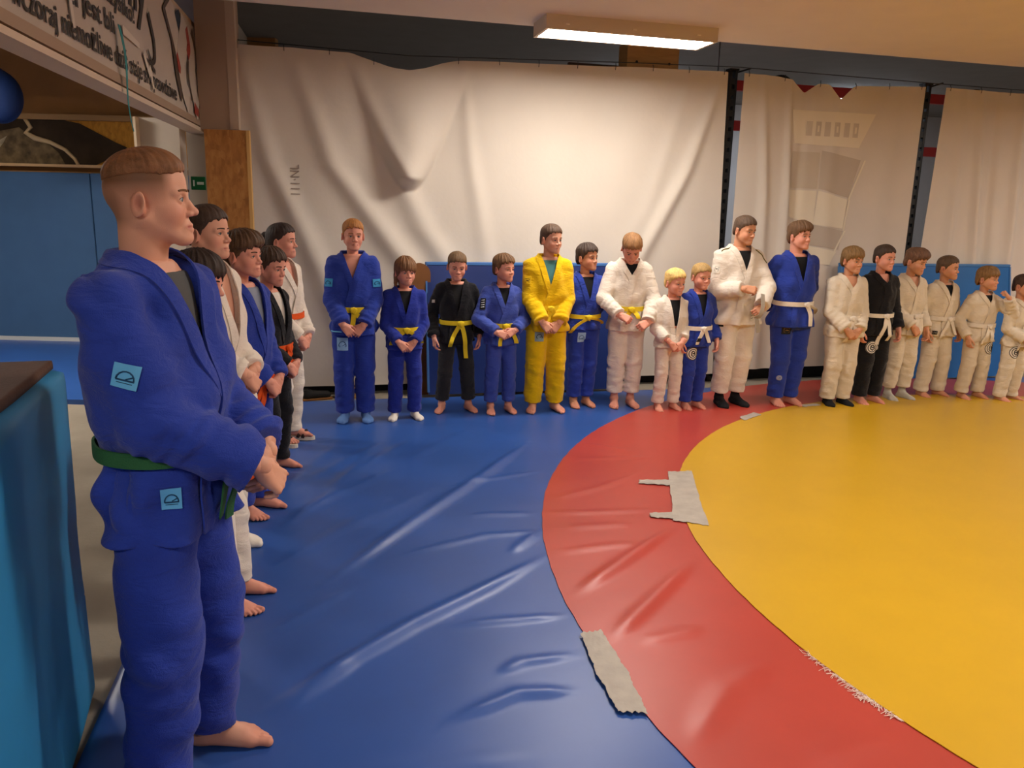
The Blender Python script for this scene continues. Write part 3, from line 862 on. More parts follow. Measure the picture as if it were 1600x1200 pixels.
    if hair == 'buzz':
        sk = skull_dist(Vh); a = (np.clip((Vh[:, 2] + .015) / .065, 0, 1) ** 1.3 * np.clip(1.2 - np.clip(Vh[:, 0] - .042, 0, 1) / .025, 0, 1) * (np.abs(sk) < .01))[:, None]
        bk = np.clip((-Vh[:, 0] - .03) / .04, 0, 1)[:, None] * np.clip((Vh[:, 2] + .075) / .03, 0, 1)[:, None] * (np.abs(Vh[:, 1]) < .075)[:, None]
        a = np.maximum(a, bk * .6) * .95
        ctint = ctint * (1 - a) + np.array(lin('6e4a30')) * a
    Vb = org + (Vh * k) @ Rm.T
    # ---------- body core under the clothes
    K = Field((-.13 * H, -.17 * H, z_b), (.14 * H, .17 * H, zc), 0.0075)
    zz_ = np.array([z_b, z_b + .085 * H, .72 * H, z_sh, z_sh + .020 * H, z_nb])
    ka = np.array([.052, .060, .0605, .046, .034, .028]) * H; kb = np.array([.075, .085, .088, .085, .058, .030]) * H
    K.stack(zz_, ka, kb, np.interp(zz_, jz, jx), n=2.3)
    K2 = Field((-.12 * H, -.18 * H * max(1, bw), 0.02), (.17 * H, .18 * H * max(1, bw), z_b + .02 * H), 0.014)
    K2.stack([.43 * H, .50 * H, z_b + .01 * H], np.array([.045, .060, .054]) * H, np.array([.070, .085, .077]) * H, [0, 0, 0], n=2.2)
    KA = Field((-.20 * H, -.25 * H * max(1, bw), .42 * H), (.22 * H, .25 * H * max(1, bw), zc), 0.011)
    parts = [(Vb, Fh)]
    tints = [ctint]
    fs = 0.148 * H / 0.25
    for s in (-1, 1):
        A = ank[s]
        kn = np.array([.008 * H + .5 * feet_off[0 if s < 0 else 1][0], s * (.5 * stance + .026 * bw) * H, .275 * H])
        K2.cone((0, s * .045 * H, .47 * H), kn, .040 * H, .030 * H, .02)
        K2.cone(kn, A + np.array([0, 0, .10 * H]), .030 * H, .022 * H, .01)
    for sd, s in (('R', -1), ('L', 1)):
        S, E_, W, fd, bn, hp = arm[sd]
        KA.cone(S, E_, .030 * H, .024 * H, .01); KA.cone(E_, W, .024 * H, .0165 * H, .008)
    for fld in (K, K2, KA):
        V, F = fld.mesh(); parts.append((V, F)); tints.append(np.tile(skin_c, (len(V), 1)))
    hs = .104 * H / .19 * (1.06 if child > .4 else 1.0)
    for sd, s in (('R', -1), ('L', 1)):
        S, E_, W, fd, bn, hp = arm[sd]
        V, F = hand_proto(hp, 0.0022 if res < .8 else 0.0034)
        V = V.copy()
        if s > 0: V[:, 1] *= -1; F = F[:, ::-1]
        n_ = nrm(bn - fd * (bn @ fd)); B = np.stack([fd, np.cross(n_, fd), n_], 1)
        parts.append((W + (V * hs) @ B.T, F))
        t_ = np.tile(skin_c, (len(V), 1)); a = np.clip((V[:, 0] - .08) / .08, 0, .4)[:, None]; t_ = t_ * (1 - a) + np.array(lin('cf8470')) * a
        tints.append(t_)
    for s in (-1, 1):
        V, F = foot_proto(False, 0.0030 if res < .8 else 0.0042)
        V = V.copy()
        if feet not in ('bare', 'sandal'): V = V * np.array([.86, .84, .84]) + np.array([0, 0, .004])
        if feet == 'sandal': V = V * .96 + np.array([0, 0, .028])
        if s > 0: V[:, 1] *= -1; F = F[:, ::-1]
        Rf = rotz(R(foot_yaw) * s)
        parts.append((ank[s] + (V * fs) @ Rf.T, F))
        t_ = np.tile(skin_c * .97, (len(V), 1)); a = np.clip((V[:, 0] - .09) / .09, 0, .5)[:, None]; t_ = t_ * (1 - a) + np.array(lin('cc7f6a')) * a
        tints.append(t_)
    V, F = join(parts)
    me = raw_mesh('body', V, F, mat('skin', 'd9a086', 0.55, bump=0.08, bscale=350, attr=True, spec=0.35))
    ca = me.color_attributes.new('tint', 'FLOAT_COLOR', 'POINT')
    tt = np.concatenate(tints); ca.data.foreach_set('color', np.concatenate([tt, np.ones((len(tt), 1))], 1).astype(np.float32).ravel())
    bo = link('body', me, root)
    # ---------- face: eyes, brows, lashes
    for s in (-1, 1):
        e = link('eye', eye_mesh(eye), root)
        mm = Matrix.Identity(4); Q3 = Rm * k
        for i in range(3):
            for j in range(3): mm[i][j] = Q3[i, j]
        c = org + Rm @ (np.array([EYE[0] - .0002, s * EYE[1], -.0003]) * k)
        for i in range(3): mm[i][3] = c[i]
        e.matrix_parent_inverse.identity(); e.matrix_local = mm
    def on_face(y, z, off):
        O = np.stack([0 * y + .16, y, z], -1); Q, _ = HF.cast(O, np.broadcast_to([-1., 0, 0], O.shape), .15, .002)
        return Q + np.array([off, 0, 0])
    brow = MB(); lash = MB()
    for s in (-1, 1):
        q = np.linspace(0, 1, 8); y = s * (.013 + .037 * q); z = .0208 + .0034 * np.sin(q * 2.5) - .0030 * q
        P0 = on_face(y, z + .0035, .0008); P1 = on_face(y, z - .0025 * (1 - .6 * q), .0012)
        V_, F_ = sheet(np.stack([P0, P1], 1), .0028, np.broadcast_to([.8, 0, .2], (8, 2, 3)))
        brow.add(org + (np.asarray(V_) * k) @ Rm.T, F_.tolist())
        q = np.linspace(-1, 1, 9); y = s * EYE[1] + q * .0122; z = .0046 * np.sqrt(np.clip(1 - (q * .98) ** 2, 0, 1)) - .0006
        P0 = EYE[0] + np.sqrt(np.clip(.0146 ** 2 - (q * .0122) ** 2 - z ** 2, 0, 1))
        lash.tube([org + Rm @ (np.array([P0[i], y[i], z[i] + .0004]) * k) for i in range(9)], .0010 * k, 5)
    brow.build('eyebrows', mat('brow_' + hair_col, hair_col, .9), root)
    lash.build('eyelashes', mat('lash', '3a2620', .9), root)
    # ---------- hair
    V, F = hair_mesh(hair, .0026 if res < .8 else .0042, seed + 5)
    V = np.array(V) * np.array([1.0, 1.0, 1.0])
    link('hair', raw_mesh('hair', org + (V * k) @ Rm.T, F, mat('hair_' + hair_col, lighter(hair_col), .55, bump=.35, bscale=220, var=.30, vscale=30, spec=.3, stretch=(1, 3, 1))), root)
    # ---------- undershirt
    if shirt:
        U = Field((-.13 * H, -.17 * H, z_b + .03 * H), (.15 * H, .17 * H, zc), 0.0075)
        U.stack(zz_, ka + .006, kb + .006, np.interp(zz_, jz, jx), n=2.3, z0=z_b + .04 * H, z1=z_sh + .010 * H, fold=lambda X, Y, Z: .0015 * np.sin(60 * Y + 20 * Z))
        V, F = U.mesh()
        link('undershirt', raw_mesh('undershirt', V, F, mat('jersey_' + shirt, shirt, .9, bump=.1)), root)
    # ---------- feet coverings
    if feet != 'bare':
        colr = {'white_sock': 'e4ddd2', 'black_sock': '18181b', 'grey_sock': 'b9b6ac', 'blue_slip': '5f86c2', 'sandal': None}[feet]
        for s in (-1, 1):
            Rf = rotz(R(foot_yaw) * s)
            if colr:
                V, F = foot_proto(True, .0042); V = V.copy() * np.array([1.03, 1.05, 1.03])
                V[:, 2] = np.maximum(V[:, 2] - .002, 0)
                if s > 0: V[:, 1] *= -1; F = F[:, ::-1]
                link('sock', raw_mesh('sock', ank[s] + (V * fs) @ Rf.T, F, mat('sock_' + feet, colr, .95, bump=.2, bscale=300)), root)
            else:
                sole = MB(); n = 20
                rim = []
                for i in range(n):
                    a = 2 * math.pi * i / n
                    rim.append((.062 + .128 * math.cos(a), -.002 + (.048 + .006 * math.cos(a)) * math.sin(a) * -s * 1.0))
                Vv = [(x, y, 0) for x, y in rim] + [(x * 1.0, y, .028) for x, y in rim]
                Ff = [tuple(range(n - 1, -1, -1)), tuple(range(n, 2 * n))] + [(i, (i + 1) % n, n + (i + 1) % n, n + i) for i in range(n)]
                Vv = [tuple(ank[s] + Rf @ (np.array(v) * fs)) for v in Vv]
                sole.add(Vv, Ff); so = sole.build('sandal', mat('sandal_sole', 'd8cfc0', .7), root); so['label'] = 'pale sandal sole'
                st_ = MB()
                for x0 in (.075, .115):
                    st_.tube([ank[s] + Rf @ (np.array([x0 - .01 * abs(q), .05 * q, .02 + .05 * (1 - q * q)]) * fs) for q in np.linspace(-1, 1, 9)], .008 * fs / .6, 6)
                st_.build('strap', mat('sandal_strap', '2a1d1c', .6), so, True)
        if feet == 'sandal': pass
    # ---------- belt
    if belt:
        bm_ = mat('belt_' + belt, BELT[belt], .85, bump=.3, bscale=240, var=.06, vscale=20)
        n = 48; ph = np.linspace(0, 2 * math.pi, n + 1)
        wv = .040 if H > 1.45 else .036
        rows = []
        for dz in (.5, .17, -.17, -.5):
            z = z_b - .006 * np.cos(ph) + dz * wv + 0 * ph
            Q, _ = on_torso(ph, z)
            cxa = axis_x(z); r_ = np.linalg.norm(Q[:, :2] - np.stack([cxa, 0 * cxa], -1), axis=1)
            rows.append((r_, z, cxa))
        rr = np.max([r[0] for r in rows], axis=0); rr[-1] = rr[0]
        for _ in range(3):
            rr[:-1] = .25 * np.roll(rr[:-1], 1) + .5 * rr[:-1] + .25 * np.roll(rr[:-1], -1); rr[-1] = rr[0]
        Sg = np.stack([np.stack([r[2] + (rr + .006) * np.cos(ph), (rr + .006) * np.sin(ph), r[1]], -1) for r in rows], 1)
        Nn = np.stack([np.stack([np.cos(ph), np.sin(ph), 0 * ph], -1)] * 4, 1)
        V, F = sheet(Sg, .007, Nn)
        bo_ = link('belt', raw_mesh('belt', V, F, bm_), root)
        if belt_label: bo_['label'] = belt_label
        if tails is not None:
            ty = tail_x
            ip = int(round((math.atan2(ty, rr[0]) % (2 * math.pi)) / (2 * math.pi) * n)) % n
            kx = axis_x(z_b) + math.sqrt(max(rr[ip] ** 2 - ty * ty, .0001)) + .014
            kb_ = MB(); kb_.box((kx + .004, ty, z_b - .006), (.030, .052 * u ** .4, .044 * u ** .3), bev=.012, rx=.25)
            kb_.box((kx + .010, ty + .012, z_b - .012), (.022, .030, .050), bev=.009, rx=-.5)
            kb_.build('knot', bm_, bo_, True)
            for ti, (dy, L) in enumerate(tails):
                q = np.linspace(0, 1, 14)
                zc_ = z_b - .012 - L * q * (1 - .12 * abs(dy) / .03)
                yc_ = ty + dy * (1 - (1 - q) ** 2.0) * 2.2 + .006 * np.sin(5 * q + ti)
                O = np.stack([0 * q + .36, yc_, zc_], -1); Dn = np.broadcast_to([-1., 0, 0], O.shape)
                q1, h1 = T_.cast(O, Dn, .4); q2, h2 = Tr.cast(O, Dn, .4)
                xs = np.maximum(np.where(h1, q1[:, 0], -.1), np.where(h2, q2[:, 0], -.1))
                xs[0] = kx
                for i in range(1, len(xs)): xs[i] = max(xs[i] + .010, xs[i - 1] - .016)
                for _ in range(3): xs[1:-1] = np.maximum(xs[1:-1], .5 * (xs[:-2] + xs[2:]))
                cen = np.stack([xs + .006 + .003 * ti, yc_, zc_], -1)
                tw = .25 * math.sin(ti * 2 + seed) * q
                wdir = np.stack([np.sin(tw), np.cos(tw), .35 * np.sign(dy) * (1 - q)], -1)
                G_ = cen[:, None, :] + wdir[:, None, :] * (np.linspace(-.5, .5, 3) * wv * .95)[None, :, None]
                V, F = sheet(G_, .005, np.broadcast_to([1., 0, 0], G_.shape))
                tl_ = link('tail', raw_mesh('tail', V, F, bm_), bo_)
                if tail_marks and ti == 0:
                    mk = MB()
                    for j in (.62, .72, .82):
                        i0 = int(j * 13); mk.box(cen[i0] + np.array([.003, 0, 0]), (.008, wv * 1.02, .012))
                    mk.build('tail', mat('belt_black', BELT['black'], .85), bo_)['label'] = 'black stripes on the belt end'
    for ex in extras:
        if ex == 'held_belt':
            a_, b_ = arm['R'], arm['L']
            pr_ = a_[2] + a_[3] * .085 * H + np.array([.012, 0, -.02]); pl_ = b_[2] + b_[3] * .085 * H + np.array([.012, 0, -.02])
            q = np.linspace(0, 1, 16)[:, None]; c1 = pr_ * (1 - q) + pl_ * q + np.array([.05, 0, -.05]) * (4 * q * (1 - q))
            tail_ = pl_ + np.array([.01, .01, 0]) + np.linspace(0, 1, 10)[1:, None] * np.array([.0, .03, -.13])
            c1 = np.concatenate([c1, tail_]); dd_ = np.gradient(c1, axis=0); dd_[:, 0] = 0
            wd = np.cross(dd_, [1., 0, 0]); wd /= np.linalg.norm(wd, axis=1, keepdims=True) + 1e-9
            for _ in range(4): wd[1:-1] = .25 * wd[:-2] + .5 * wd[1:-1] + .25 * wd[2:]
            G_ = c1[:, None, :] + wd[:, None, :] * (np.linspace(-.5, .5, 3) * .038)[None, :, None]
            V, F = sheet(G_, .005, np.broadcast_to([1., 0, 0], G_.shape)); link('belt', raw_mesh('belt', V, F, mat('belt_grey', BELT['grey'], .85, bump=.3, bscale=240)), root)
        elif ex == 'piping':
            for s in (-1, 1):
                S, E_, W, *_q = arm['R' if s < 0 else 'L']
                t = np.linspace(0, 1, 14); yy_ = s * (.055 * H + (abs(E_[1]) * .98 - .055 * H) * t); O = np.stack([-.01 * H + (E_[0] + .01 * H) * t * .5 + .03, yy_, 0 * t + zc + .1], -1)
                Q, hit = J.cast(O, np.broadcast_to([0., 0, -1], O.shape), .5)
                k_ = hit & (Q[:, 2] > S[2] - .12 * H)
                if k_.sum() > 3: MB().tube(Q[k_] + np.array([0, 0, .002]), .005, 6).build('piping', mat('piping_olive', '6e6430', .8), root, True)
        elif ex == 'cord':
            ph = np.linspace(R(-75), R(-8), 12); z = 0 * ph + .463 * H
            Q, _ = on_torso(ph, z); MB().tube(Q + _ * .006, .006, 6).build('drawstring', mat('cord_blue', '6fb4e0', .7), root, True)
    # ---------- sewn patches
    for pt in patches:
        fld = {'J': J, 'T': Tr}[pt[0]]
        cpos = np.array(pt[1]) * H
        if pt[0] == 'J' and len(pt) > 8 and pt[8]:     # on a sleeve: fraction along the upper arm
            S, E_, W, *_q = arm[pt[8]]; cpos = S + (E_ - S) * pt[1][0]
        emblem_patch(fld, root, cpos, pt[2], pt[3], pt[4], pt[5], pt[6][0], pt[6][1], kind=pt[7])
    return root

def lighter(hx, k=1.45):
    c = [min(1.0, v * k) for v in lin(hx)]
    return tuple(12.92 * v if v < .0031308 else 1.055 * v ** (1 / 2.4) - .055 for v in c)

def nrm2(v):
    return v / (np.linalg.norm(v, axis=-1, keepdims=True) + 1e-9)

# ------------------------------------------------------------------ room frame
WA, WS = 7.65, 0.26                               # partition line  Y = WA + WS * X
WU = np.array([1, WS, 0]) / math.hypot(1, WS)     # along the partition
WN = np.array([WS, -1, 0]) / math.hypot(1, WS)    # towards the room
WANG = math.atan(WS)
def wp(X, z, off=0.0): return np.array([X, WA + WS * X, z]) + WN * off
CEIL = 3.07
BD = nrm([-.195, .981, 0]); BN = np.array([BD[1], -BD[0], 0]); BP = np.array([-2.66, 7.0, 0])   # banner beam line
BANG = math.atan2(BD[1], BD[0])
def bp(s, z, off=0.0): return BP + BD * s + BN * off + np.array([0, 0, z])

concrete = mat('concrete', '958b7b', .85, bump=.25, bscale=40, var=.12, vscale=3)
MB().box((0, 5, -.09), (26, 30, .1)).build('floor', concrete)['kind'] = 'structure'
plaster = mat('plaster_warm', 'cdb8a2', .9, bump=.1, bscale=90, var=.03)
# ceiling with its lip rolling up towards the partition
dd = np.concatenate([[-16, -4, -1], np.linspace(-.3, .75, 24)])
rows = []
for X in np.linspace(-9, 10, 39):
    r_ = []
    for d in dd:
        zc_ = CEIL + (.40 * max(0, d + .05) ** 2 if d < .7 else .225 + (d - .7) * 3.0)
        p = np.array([X, 6.42 + WS * X, 0]) - WN * d; r_.append((p[0], p[1], zc_))
    rows.append(r_)
V, F = sheet(np.array(rows), .03, np.broadcast_to([0., 0, 1.], (39, len(dd), 3)))
tag(link('ceiling', raw_mesh('ceiling', V, F, mat('ceiling_paint', 'e0d3c6', .9, bump=.06, bscale=60, var=.02))), kind='structure')
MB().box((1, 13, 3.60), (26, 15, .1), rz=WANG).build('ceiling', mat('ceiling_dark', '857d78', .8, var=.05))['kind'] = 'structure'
wall_m = mat('wall_paint', 'c9b8a5', .9, bump=.08, bscale=60, var=.03)
MB().box((10.5, 4, 1.8), (.12, 30, 3.8)).build('wall_right', wall_m)['kind'] = 'structure'
MB().box((0, -5, 1.8), (26, .12, 3.8)).build('wall_back', wall_m)['kind'] = 'structure'
MB().box((-9, 4, 1.8), (.12, 30, 3.8)).build('wall_left', wall_m)['kind'] = 'structure'
# side room behind the banner beam
so = MB().box((-5.9, 9.75, 1.8), (6.2, .12, 3.6)).build('wall_side', mat('ochre_wall', 'a97a4c', .9, var=.08)); so['kind'] = 'structure'
MB().box((-2.95, 8.5, 1.8), (.12, 2.6, 3.6), rz=R(11)).build('wall_end', plaster)['kind'] = 'structure'
# gym behind the curtains
MB().box((4.5, 14.6, 1.8), (18, .12, 3.8), rz=WANG).build('wall_gym', mat('gym_grey', 'b2adab', .8, var=.04))['kind'] = 'structure'

# ceiling lamps -----------------------------------------------------------------
def lamp(c, rz, label, group=None, power=1.0):
    t = tag(empty('ceiling_lamp', c, rz), label, 'lamp', group)
    L, W_, D = 1.36, .34, .10
    hm = mat('lamp_enamel', 'd9cbb6', .5, spec=.4)
    b = MB()
    for s in (-1, 1):
        b.box((0, s * (W_ / 2 - .012), -D / 2), (L, .024, D)); b.box((s * (L / 2 - .012), 0, -D / 2), (.024, W_ - .048, D))
    b.box((0, 0, -.012), (L - .04, W_ - .04, .02))
    b.build('housing', hm, t)
    MB().box((0, 0, -D + .012), (L - .046, W_ - .046, .010)).build('diffuser', mat('lamp_diffuser' + (str(power) if power != 1 else ''), 'fff2c8', .5, emit=(LAMP_COL, LAMP_POWER * power)), t)
    for x in (-.52, 0, .52):
        MB().box((x, -W_ / 2 - .004, -D * .62), (.030, .010, .010), bev=.002).build('clip', mat('lamp_clip', 'f4ead8', .3, spec=.6), t)
    return t
lamp((.80, 6.45, CEIL), WANG, 'white box lamp with glowing diffuser hanging under the ceiling')
for i, (x, y) in enumerate([(1.7, 2.9), (5.4, 4.0), (-1.4, -1.2), (2.6, -1.2), (7.4, 6.9)]):
    lamp((x, y, CEIL), WANG, 'box lamp with glowing diffuser on the ceiling over ' + ['the blue mat', 'the yellow circle', 'the near corner by the banner', 'the red ring', 'the far end of the white curtains'][i], None)
lamp((-5.2, 6.3, CEIL), 0, 'box lamp with glowing diffuser on the ceiling of the side room', power=1.8)

# wrestling mat ------------------------------------------------------------------
RC, R1, R2 = np.array([4.634, 4.031]), 3.647, 4.450
RIDGE = [  # points, height, half width
    ([(-.84, 3.32), (-.54, 4.06), (-.15, 4.95), (.13, 5.68)], .021, .040), ([(-.80, 2.40), (-.62, 2.67), (-.39, 2.99), (-.09, 3.33), (.18, 3.68)], .024, .038),
    ([(-.75, 2.40), (-.56, 2.71)], .012, .03), ([(-1.21, 3.95), (-1.06, 4.52), (-.97, 5.51)], .012, .05), ([(-.23, 4.21), (.14, 4.25)], .007, .03),
    ([(-.19, 2.35), (.05, 2.53), (.25, 2.55)], .014, .030), ([(-.24, 2.99), (.25, 3.10)], .010, .025), ([(.01, 3.71), (.16, 3.99)], .012, .03),
    ([(-.02, 2.65), (.06, 2.73), (.27, 2.79)], .010, .025), ([(-1.27, 5.43), (-1.36, 4.5)], .010, .05), ([(-.55, 3.65), (-.12, 3.93), (.19, 4.0)], .008, .03),
    ([(-.38, 4.69), (.23, 5.04)], .006, .03), ([(-1.0, 4.6), (-.9, 5.3)], .008, .04), ([(-.9, 3.9), (-.5, 4.6)], .005, .05), ([(-.6, 2.05), (.1, 2.2)], .006, .06),
    ([(-1.32, 4.6), (-.92, 5.6)], .010, .05), ([(-1.15, 4.5), (-.72, 5.7)], .009, .055), ([(-1.2, 4.15), (-.75, 5.0)], .009, .05), ([(-1.1, 3.5), (-.75, 4.3)], .008, .05), ([(-.95, 2.9), (-.7, 3.3)], .007, .04), ([(-.7, 5.2), (-.3, 6.0)], .007, .06),
    ([(.32, 3.30), (.57, 3.64), (.89, 4.07)], .016, .035), ([(.43, 2.91), (.61, 3.19), (.91, 3.65)], .015, .035), ([(.21, 4.26), (.57, 4.30), (.93, 4.36)], .008, .022),
    ([(.23, 3.72), (.55, 3.83), (.68, 3.86)], .007, .025), ([(.44, 5.28), (.73, 5.34), (1.0, 5.37)], .007, .02), ([(.49, 4.63), (.86, 5.02)], .006, .03),
    ([(.54, 2.89), (.82, 3.01)], .007, .03), ([(.61, 2.26), (.81, 2.58), (1.01, 2.75)], .010, .05), ([(.28, 4.5), (.6, 4.75)], .005, .03), ([(.3, 4.05), (.7, 4.12)], .006, .03),
    ([(.5, 5.7), (.9, 5.5)], .005, .025), ([(.95, 2.2), (1.3, 2.35)], .006, .05)]
def mat_h(X, Y):
    h = .0020 * np.sin(2.1 * X + 1.3 * np.sin(1.7 * Y)) * np.sin(1.9 * Y + .7) + .0012 * np.sin(7 * X - 5 * Y + 2 * np.sin(2 * X)) * np.sin(3 * X + 2.2 * Y) + .0028
    for pts, a, w in RIDGE:
        best = np.full(X.shape, 9.0); tt = np.zeros(X.shape); n = len(pts) - 1
        x0, y0 = np.min(pts, 0) - .25; x1, y1 = np.max(pts, 0) + .25
        m = (X > x0) & (X < x1) & (Y > y0) & (Y < y1)
        if not m.any(): continue
        x, y = X[m], Y[m]; bd = np.full(x.shape, 9.0); bt = np.zeros(x.shape)
        for i in range(n):
            a_, b_ = np.array(pts[i]), np.array(pts[i + 1]); d = b_ - a_
            t = np.clip(((x - a_[0]) * d[0] + (y - a_[1]) * d[1]) / (d @ d), 0, 1)
            sd = ((x - a_[0]) * d[1] - (y - a_[1]) * d[0]) / np.linalg.norm(d)
            ds = np.hypot(x - a_[0] - t * d[0], y - a_[1] - t * d[1])
            u = ds < bd; bd = np.where(u, ds, bd); bt = np.where(u, (i + t) / n, bt)
        ww = w * (.55 + .45 * np.sin(math.pi * np.clip(bt, .02, .98)))
        hh_ = a * np.exp(-(bd / ww) ** 2) * np.clip(np.sin(math.pi * np.clip(bt, .01, .99)) * 1.5, .12, 1)
        h[m] += hh_
    return h
def vinyl(name, col, var=.05):
    m = mat(name, col, .36, bump=.05, bscale=9, var=var, vscale=3, spec=.5)
    return m
wm = tag(empty('wrestling_mat', (0, 0, 0)), 'wide blue vinyl wrestling mat with red ring and yellow centre circle', 'mat')
def mleft(Y): return -1.30 - .235 * (Y - 2.1) + np.maximum(2.1 - Y, 0) * .13
xs_ = np.concatenate([np.linspace(0, .36, 190), np.linspace(.37, 1, 40)]); ys_ = np.linspace(0, 1, 400) ** 1.15
XI, YI = np.meshgrid(xs_, ys_, indexing='ij')
Yg = .2 + YI * 7.2
for _ in range(4):
    Xg = mleft(Yg) + XI * (8.2 - mleft(Yg)); far = 7.25 + WS * Xg
    Yg = .2 + YI * (far - .2)
Zg = mat_h(Xg, Yg)
edge = np.clip((Xg - mleft(Yg)) / .05, 0, 1); Zg -= .012 * (1 - edge) ** 2
V, F = sheet(np.stack([Xg, Yg, Zg], -1))
n_ = len(V); idx = np.arange(n_).reshape(Xg.shape)
sk = []; Vx = V.copy(); Vx[:, 2] = -.039
per = np.concatenate([idx[:, 0], idx[-1, 1:], idx[::-1, -1][1:], idx[0, ::-1][1:]])
sk = np.stack([per[:-1], per[1:], per[1:] + n_, per[:-1] + n_], -1)[:, ::-1]
o = link('blue_border', raw_mesh('blue_border', np.concatenate([V, Vx]), np.concatenate([F, sk]), vinyl('vinyl_blue', '2a5199')), wm)
def ring_sheet(name, r_in, r_out, nr_, na, z, m, rag=0.0, a0=0, a1=2 * math.pi, thick=.003):
    a = np.linspace(a0, a1, na)[None, :]; r = np.linspace(0, 1, nr_)[:, None]
    ro = r_out + rag * (np.sin(61 * a) * np.sin(23 * a + 1) + .6 * np.sin(157 * a))
    rr = r_in + (ro - r_in) * r
    X, Y = RC[0] + rr * np.cos(a), RC[1] + rr * np.sin(a)
    H_ = mat_h(X, Y)
    P = np.stack([X, Y, H_ + z], -1)
    V, F = sheet(P, thick, np.broadcast_to([0, 0, 1.], P.shape))
    return link(name, raw_mesh(name, V, F, m), wm)
ring_sheet('red_ring', R1 - .06, R2, 46, 900, .002, vinyl('vinyl_red', 'ac3d32'), .002)
ring_sheet('yellow_disc', .01, R1, 60, 720, .007, vinyl('vinyl_yellow', 'c59a1e', .03), .0015)
# frayed threads along the torn yellow edge
rs = np.random.RandomState(3); fr = MB()
for i in range(150):
    q = rs.rand() ** .8; base = np.array([(1.17, 2.83), (1.205, 2.715), (1.24, 2.62), (1.28, 2.52), (1.33, 2.42)])
    c = np.array([np.interp(q, np.linspace(0, 1, 5), base[:, 0]), np.interp(q, np.linspace(0, 1, 5), base[:, 1])])
    d = c - RC; c = RC + d / np.linalg.norm(d) * (R1 + rs.rand() * .006)
    a = math.atan2(d[1], d[0]) + rs.randn() * .7; L = .012 + .035 * rs.rand() ** 2; b = rs.randn() * .5
    p = [c, c + L * .5 * np.array([math.cos(a), math.sin(a)]), c + L * np.array([math.cos(a + b), math.sin(a + b)])]
    z = float(mat_h(np.array([c[0]]), np.array([c[1]]))[0]) + .008
    fr.tube([(*p[0], z + .002), (*p[1], z + .002 + .004 * rs.rand()), (*p[2], z)], .0011, 4)
fr.build('frayed_threads', mat('thread', 'e6d3c6', .9), wm)['kind'] = 'stuff'

def tape(c, label, rag=.004, seed=0):
    """c: four corners, a-b one end, d-c the other end"""
    rs = np.random.RandomState(seed); c = np.array(c, float)
    n, m_ = 40, 14
    u, v = np.meshgrid(np.linspace(0, 1, n), np.linspace(0, 1, m_), indexing='ij')
    P = (c[0] * (1 - u[..., None]) + c[3] * u[..., None]) * (1 - v[..., None]) + (c[1] * (1 - u[..., None]) + c[2] * u[..., None]) * v[..., None]
    jn = np.convolve(rs.randn(n + 8), np.ones(5) / 5, 'same')[4:-4]
    jit = rag * (.7 * np.sin(7 * u + seed) + 1.2 * jn[:, None] + .25 * rs.randn(n)[:, None]) * (2 * v - 1)
    P += jit[..., None] * nrm(c[1] - c[0]); P += (rag * (np.sin(23 * v + seed) + .8 * rs.randn(m_)[None, :]) * (2 * u - 1))[..., None] * nrm(c[3] - c[0])
    z = mat_h(P[..., 0], P[..., 1]) + .0125 + .0012 * np.sin(60 * u + 9 * v) + .0010 * np.sin(25 * v + 40 * u + seed)
    V, F = sheet(np.concatenate([P, z[..., None]], -1), .0015, np.broadcast_to([0, 0, 1.], P.shape[:2] + (3,)))
    return tag(link('tape_strip', raw_mesh('tape_strip', V, F, mat('duct_tape', 'a8a096', .55, bump=.15, bscale=80, var=.10, vscale=14))), label, 'tape')
tape([(1.05, 5.03), (1.21, 5.06), (1.10, 4.11), (.92, 4.18)], 'broad patch of grey duct tape across the red and yellow seam', seed=1)
tape([(.83, 4.85), (1.05, 4.87), (1.04, 4.76), (.82, 4.79)], 'upper thin finger of grey tape lying on the red ring', .003, 2)
tape([(.80, 4.28), (.97, 4.30), (.96, 4.20), (.80, 4.21)], 'lower thin finger of grey tape lying on the red ring', .003, 3)
tape([(.295, 2.93), (.395, 2.96), (.495, 2.42), (.385, 2.42)], 'crumpled grey tape strip bridging the blue and red mats', .005, 4)
tape([(1.94, 6.55), (2.12, 6.73), (2.16, 6.66), (1.95, 6.44)], 'small grey tape piece at the far edge of the yellow circle', .003, 5)
tape([(2.62, 7.06), (2.80, 7.13), (2.83, 7.07), (2.65, 7.00)], 'small grey tape piece behind the barefoot pair on the red ring', .003, 6)

